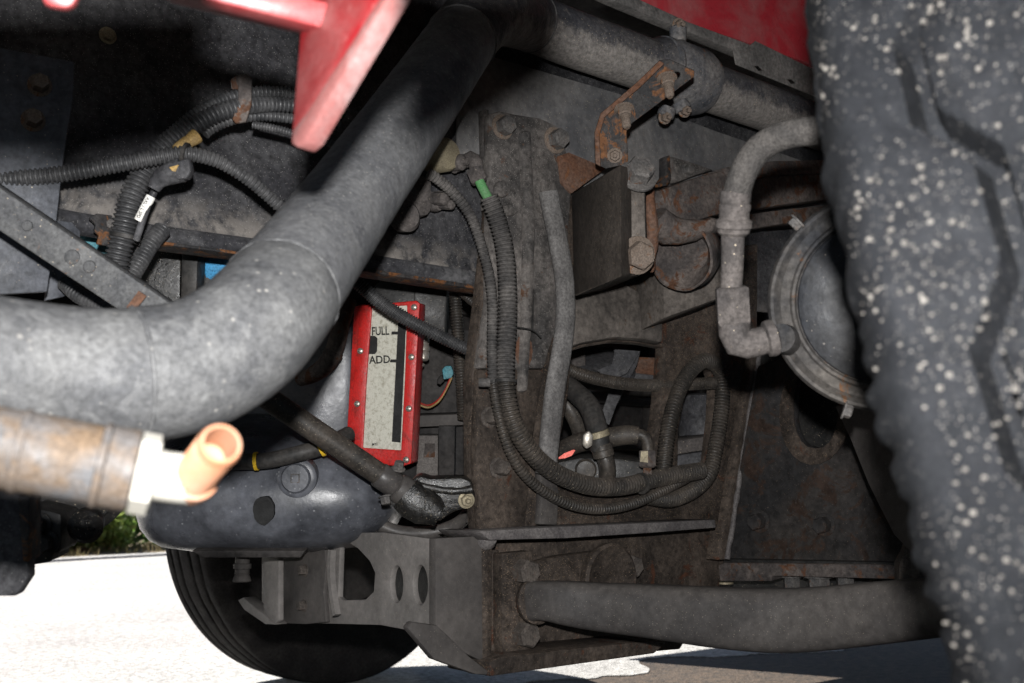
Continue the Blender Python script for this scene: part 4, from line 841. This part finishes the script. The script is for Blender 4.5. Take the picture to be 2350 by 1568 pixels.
tube('lower_sheath', ypath([(1132, 880), (1146, 960), (1172, 1040), (1210, 1096), (1268, 1140), (1330, 1164), (1395, 1168), (1460, 1154), (1530, 1122), (1606, 1082)], 1.495), .0096, 'conduit_brown', tn, sides=20, corr=.0066)  # lower run of the thin conduit in a darker brown
LO = [(1160, 872), (1172, 950), (1198, 1008), (1240, 1060), (1295, 1096), (1360, 1116), (1430, 1116), (1500, 1100), (1560, 1088), (1612, 1080)]
th = conduit('thick ribbed conduit looping from the green collar below the bracket opening', ypath([(1122, 452), (1140, 500), (1156, 560), (1164, 640), (1165, 740), (1160, 820), (1160, 872)], 1.48), .0175, 'conduit_dusty', .0072, ties=[(ypath([(1160, 875)], 1.48)[0], Vector((0, 0, 1)), .0188), (ypath([(1472, 1110)], 1.48)[0], Vector((1, 0, .2)), .0188)])
tube('lower_sheath', ypath(LO, 1.48), .0172, 'conduit_brown', th, sides=20, corr=.0072)  # lower run of the thick conduit, browner than the upper one
tie(th, ypath([(1112, 878)], 1.47)[0], RT, .006, 'conduit_dusty', .02, 'tie_tail')
conduit('ribbed conduit slanting across the red gauge toward the bracket', path([(770, 610, 2.0), (817, 646, 2.02), (862, 686, 2.03), (905, 716, 2.04), (950, 742, 2.05), (1020, 777, 2.06), (1075, 802, 2.07), (1110, 812, 2.09)]), [.0135, .0135, .0135, .0135, .013, .0125, .0122, .012], 'conduit', .005)
conduit('inverted U shaped hose looping over the arched opening', ypath([(1522, 1090), (1530, 1010), (1544, 940), (1566, 880), (1594, 842), (1622, 828), (1650, 848), (1658, 900), (1652, 970), (1640, 1040), (1626, 1090), (1590, 1126), (1540, 1146), (1490, 1140)], 1.515), .0165, 'conduit_brown', .0068)
conduit('black ribbed hose sagging across the bracket opening', path([(1285, 836, 2.2), (1330, 858, 2.2), (1400, 876, 2.22), (1470, 884, 2.25), (1540, 884, 2.3), (1660, 878, 2.35)]), .013, 'conduit_brown', .005)
conduit('dark vertical sheathed hose behind the module and the bracket', path([(1040, 640, 2.3), (1046, 700, 2.3), (1052, 780, 2.3), (1060, 880, 2.32), (1064, 960, 2.34)]), .0135, 'conduit_brown', .006)
conduit('thin black hose curving behind the thick conduits below the rail', path([(1040, 655, 2.25), (1080, 690, 2.22), (1110, 712, 2.2), (1150, 740, 2.2)]), .0085, 'conduit_brown', .006)
# ================================================================== GREY RUBBER STRAP HOSE
t = thing('rubber_hose', 'flat grey rubber hose hanging down the suspension bracket', 'hose', hit(1257, 1200, PY(1.5)))
S = spline(ypath([(1258, 440), (1266, 480), (1282, 560), (1295, 640), (1298, 720), (1290, 800), (1276, 880), (1266, 960), (1258, 1040), (1252, 1090)], 1.5), .021, .012)
bm = bmesh.new(); rings = []
for i, (p, r) in enumerate(S):
    tg = (S[min(i + 1, len(S) - 1)][0] - S[max(i - 1, 0)][0]).normalized(); sd_ = tg.cross(Vector((0, -1, 0))).normalized(); nn = sd_.cross(tg); ring = []
    for k_ in range(20):
        a = 2 * math.pi * k_ / 20; ring.append(bm.verts.new(p + sd_ * math.copysign(abs(math.cos(a)) ** .6, math.cos(a)) * r * .98 + nn * math.copysign(abs(math.sin(a)) ** .8, math.sin(a)) * r * .55))
    if rings:
        for k_ in range(20): bm.faces.new((rings[-1][k_], rings[-1][(k_ + 1) % 20], ring[(k_ + 1) % 20], ring[k_]))
    rings.append(ring)
bm.faces.new(rings[0][::-1]); bm.faces.new(rings[-1]); finish('hose', bm, 'rubber_grey', t, smooth=50)
plate('lower_tab', [(1238, 1080), (1274, 1084), (1284, 1130), (1280, 1206), (1238, 1204), (1242, 1140)], PY(1.52), .016, 'bar', t, bevel=.004)
# ================================================================== VALVE FITTING ABOVE THE CONDUITS
VP = 1.50
t = thing('air_valve', 'corroded air valve with banjo bolt, elbow and green collar', 'valve', hit(1000, 520, PY(VP)))
def vp(x, y, yy=VP): return hit(x, y, PY(yy))
lathe('valve_body', vp(1008, 358, 1.53), Vector((.1, -1, -.1)), [(.03, -.02), (.03, .02), (.026, .026), (.012, .03), (0, .03)], 'brass', t, seg=28)
plate('body_block', [(900, 412), (935, 404), (992, 404), (992, 480), (984, 494), (940, 500), (905, 480)], PY(1.53), .05, 'fitting', t, bevel=.006)
lathe('round_cap', vp(928, 497, 1.52), Vector((0, -1, 0)), [(.026, -.01), (.028, .006), (.022, .012), (.012, .008), (0, .008)], 'fitting', t, seg=26)
lathe('banjo_bolt', vp(1054, 373, 1.51), Vector((.25, -1, -.1)), [(.0145, -.03), (.0145, .006), (.011, .01), (.007, .011), (.006, .018), (0, .019)], 'fitting', t, seg=22)
tube('elbow', [vp(1040, 385, 1.53), vp(1066, 372, 1.53), vp(1082, 364, 1.525), vp(1092, 378, 1.515), vp(1094, 396, 1.51)], [.011, .012, .0145, .014, .012], 'fitting', t, sides=18)
lathe('collar_nut', vp(1088, 388, 1.51), vp(1104, 428, 1.5) - vp(1088, 388, 1.51), [(.0125, 0), (.0165, .002), (.0165, .024), (.0135, .027)], 'fitting', t, seg=6, smooth=20)
tube('green_collar', [vp(1100, 416, 1.5), vp(1112, 440, 1.49), vp(1122, 458, 1.48)], .0088, 'green', t, sides=18)
for x, y, r_ in ((1014, 456, .012), (1030, 470, .009)): lathe('clip_nut', vp(x, y, 1.53), Vector((.1, -1, -.2)), [(r_, -.02), (r_, .008), (r_ * .6, .012), (0, .013)], 'fitting', t, seg=8)
plate('clip', [(990, 440), (1020, 436), (1040, 452), (1036, 472), (1010, 484), (992, 478)], PY(1.55), .02, 'fitting', t, bevel=.003)
t = thing('tee_connector', 'dusty olive pipe union with a green sleeve behind the red gusset', 'connector', W(800, 290, 1.57))
lathe('union', W(790, 262, 1.58), W(850, 290, 1.6) - W(790, 262, 1.58), [(.008, 0), (.012, .002), (.012, .02), (.016, .021), (.016, .05), (.01, .052)], 'fitting', t, seg=8)
lathe('green_sleeve', W(755, 248, 1.57), W(790, 262, 1.58) - W(755, 248, 1.57), [(.009, 0), (.0095, .001), (.0095, .018), (.008, .022)], 'green', t, seg=18)
conduit('thin cable with pale sleeve running under the red gusset', path([(580, 286, 1.56), (650, 300, 1.565), (700, 318, 1.57), (760, 330, 1.58), (830, 380, 1.59)]), .006, 'conduit', .004)
# ================================================================== INSIDE THE BRACKET OPENING
t = thing('clamped_coolant_hose', 'black hose with a steel worm clamp inside the bracket opening', 'hose', W(1390, 1095, 2.1))
tube('hose', path([(1270, 860, 2.25), (1310, 892, 2.2), (1350, 930, 2.15), (1368, 975, 2.12), (1375, 1010, 2.1), (1378, 1030, 2.1)]), [.02, .0205, .021, .021, .02, .02], 'rubber_black', t, sides=22)
lathe('worm_clamp', W(1370, 990, 2.1), W(1379, 1022, 2.1) - W(1370, 990, 2.1), [(.021, 0), (.0225, .0005), (.0225, .012), (.021, .0125)], 'brass', t, seg=28)
plate('clamp_screw', [(1338, 998), (1352, 988), (1362, 1000), (1360, 1024), (1346, 1032), (1336, 1022)], PD(2.06), .02, 'zinc', t, bevel=.004)
lathe('union', W(1379, 1020, 2.1), W(1388, 1056, 2.1) - W(1379, 1020, 2.1), [(.02, 0), (.0215, .002), (.0215, .01), (.02, .011), (.021, .014), (.0205, .024), (.015, .027)], 'conduit_brown', t, seg=26)
tube('outlet', path([(1388, 1050, 2.1), (1394, 1075, 2.1), (1392, 1110, 2.12)]), .0165, 'conduit_brown', t, sides=20)
tube('side_branch', path([(1280, 1040, 2.2), (1330, 1016, 2.16), (1400, 1004, 2.13), (1440, 998, 2.12), (1462, 1000, 2.12)]), [.019, .019, .0195, .019, .018], 'conduit_brown', t, sides=20)
tube('bent_tube', path([(1455, 997, 2.12), (1476, 1000, 2.12), (1486, 1018, 2.12), (1488, 1044, 2.12)]), .0115, 'conduit_brown', t, sides=16)
lathe('hex_nut', W(1485, 1034, 2.12), Vector((0, 0, -1)), [(.015, 0), (.018, .002), (.018, .03), (.014, .033), (.009, .034), (.009, .05)], 'rust_dark', t, seg=6, smooth=20)
plate('pale_facet', [(1471, 1036), (1487, 1035), (1487, 1062), (1469, 1060)], PD(2.098), .001, 'brass', t, bevel=0)  # thin brass coloured sheet over one face of the nut
t = thing('smooth_black_hose', 'second dark hose passing behind the clamped one in the opening', 'hose', W(1300, 960, 2.3))
tube('hose', path([(1240, 880, 2.32), (1290, 916, 2.3), (1320, 960, 2.3), (1340, 1020, 2.32)]), .018, 'conduit_brown', t, sides=18)
t = thing('bolted_housing', 'dark speckled housing with a round cap at the bottom of the opening', 'housing', W(1400, 1120, 2.2))
plate('housing', [(1270, 1062), (1330, 1050), (1420, 1052), (1480, 1060), (1500, 1090), (1500, 1160), (1270, 1160)], PD(2.2), .15, 'black_block', t, bevel=.008)
lathe('round_cap', W(1344, 1078, 2.2), -F, [(.022, -.01), (.022, .006), (.018, .01), (0, .011)], 'conduit_brown', t, seg=24)
t = thing('red_flag_tape', 'small bright pinkish red tape tip in the bracket opening', 'tape', W(1300, 1055, 2.15))
plate('tape', [(1276, 1054), (1296, 1040), (1323, 1030), (1312, 1046), (1296, 1052)], PD(2.15), .001, 'pink', t, bevel=0)
t = thing('rusty_bar', 'rusty flat bar crossing behind the bracket opening', 'bar', W(1430, 870, 2.75))
plate('bar', [(1290, 812), (1350, 806), (1420, 818), (1530, 822), (1540, 872), (1420, 858), (1340, 846), (1290, 846)], PD(2.75), .03, 'rust', t, bevel=.002)
plate('lower_edge', [(1290, 838), (1340, 840), (1420, 852), (1540, 866), (1540, 880), (1420, 868), (1340, 856), (1290, 856)], PD(2.75), .05, 'rail', t, off=.02, bevel=.002)
lathe('end_cap', W(1330, 830, 2.7), RT, [(.03, -.04), (.032, 0), (.028, .012), (.02, .014)], 'fitting', t, seg=18)
t = thing('grey_belt', 'grey flat strap hanging diagonally inside the bracket opening', 'strap', W(1390, 980, 2.6))
plate('strap', [(1408, 800), (1470, 806), (1462, 838), (1440, 880), (1415, 930), (1398, 976), (1376, 960), (1394, 910), (1412, 860)], PD(2.6), .006, 'rail', t, bevel=.002)
plate('fold', [(1370, 850), (1404, 836), (1412, 802), (1470, 806), (1440, 856), (1400, 876)], PD(2.55), .004, 'rail', t, bevel=.001)
lathe('pulley', W(1370, 850, 2.7), (-F * .5 + UP), [(.09, -.01), (.095, 0), (.09, .006), (.09, .012), (.095, .018), (.085, .022), (0, .024)], 'rail', t, seg=40)
t = thing('air_canister', 'grey steel canister with a pale band seen in the arched opening', 'canister', W(1600, 1080, 2.35))
lathe('body', W(1606, 905, 2.5), Vector((0, 0, -1)), [(.03, 0), (.045, .006), (.05, .02), (.046, .05), (.052, .06), (.05, .09), (.05, .2), (.04, .21)], 'rail', t, seg=32)
plate('band', [(1546, 1012), (1590, 1006), (1650, 998), (1650, 1030), (1590, 1038), (1546, 1046)], PD(2.38), .08, 'fitting', t, bevel=.004)
plate('tray', [(1546, 1046), (1660, 1030), (1660, 1130), (1540, 1130)], PD(2.4), .06, 'rail', t, bevel=.004)
print('objects', len(bpy.data.objects), 'tris', sum(len(p.vertices) - 2 for m in bpy.data.meshes for p in m.polygons))
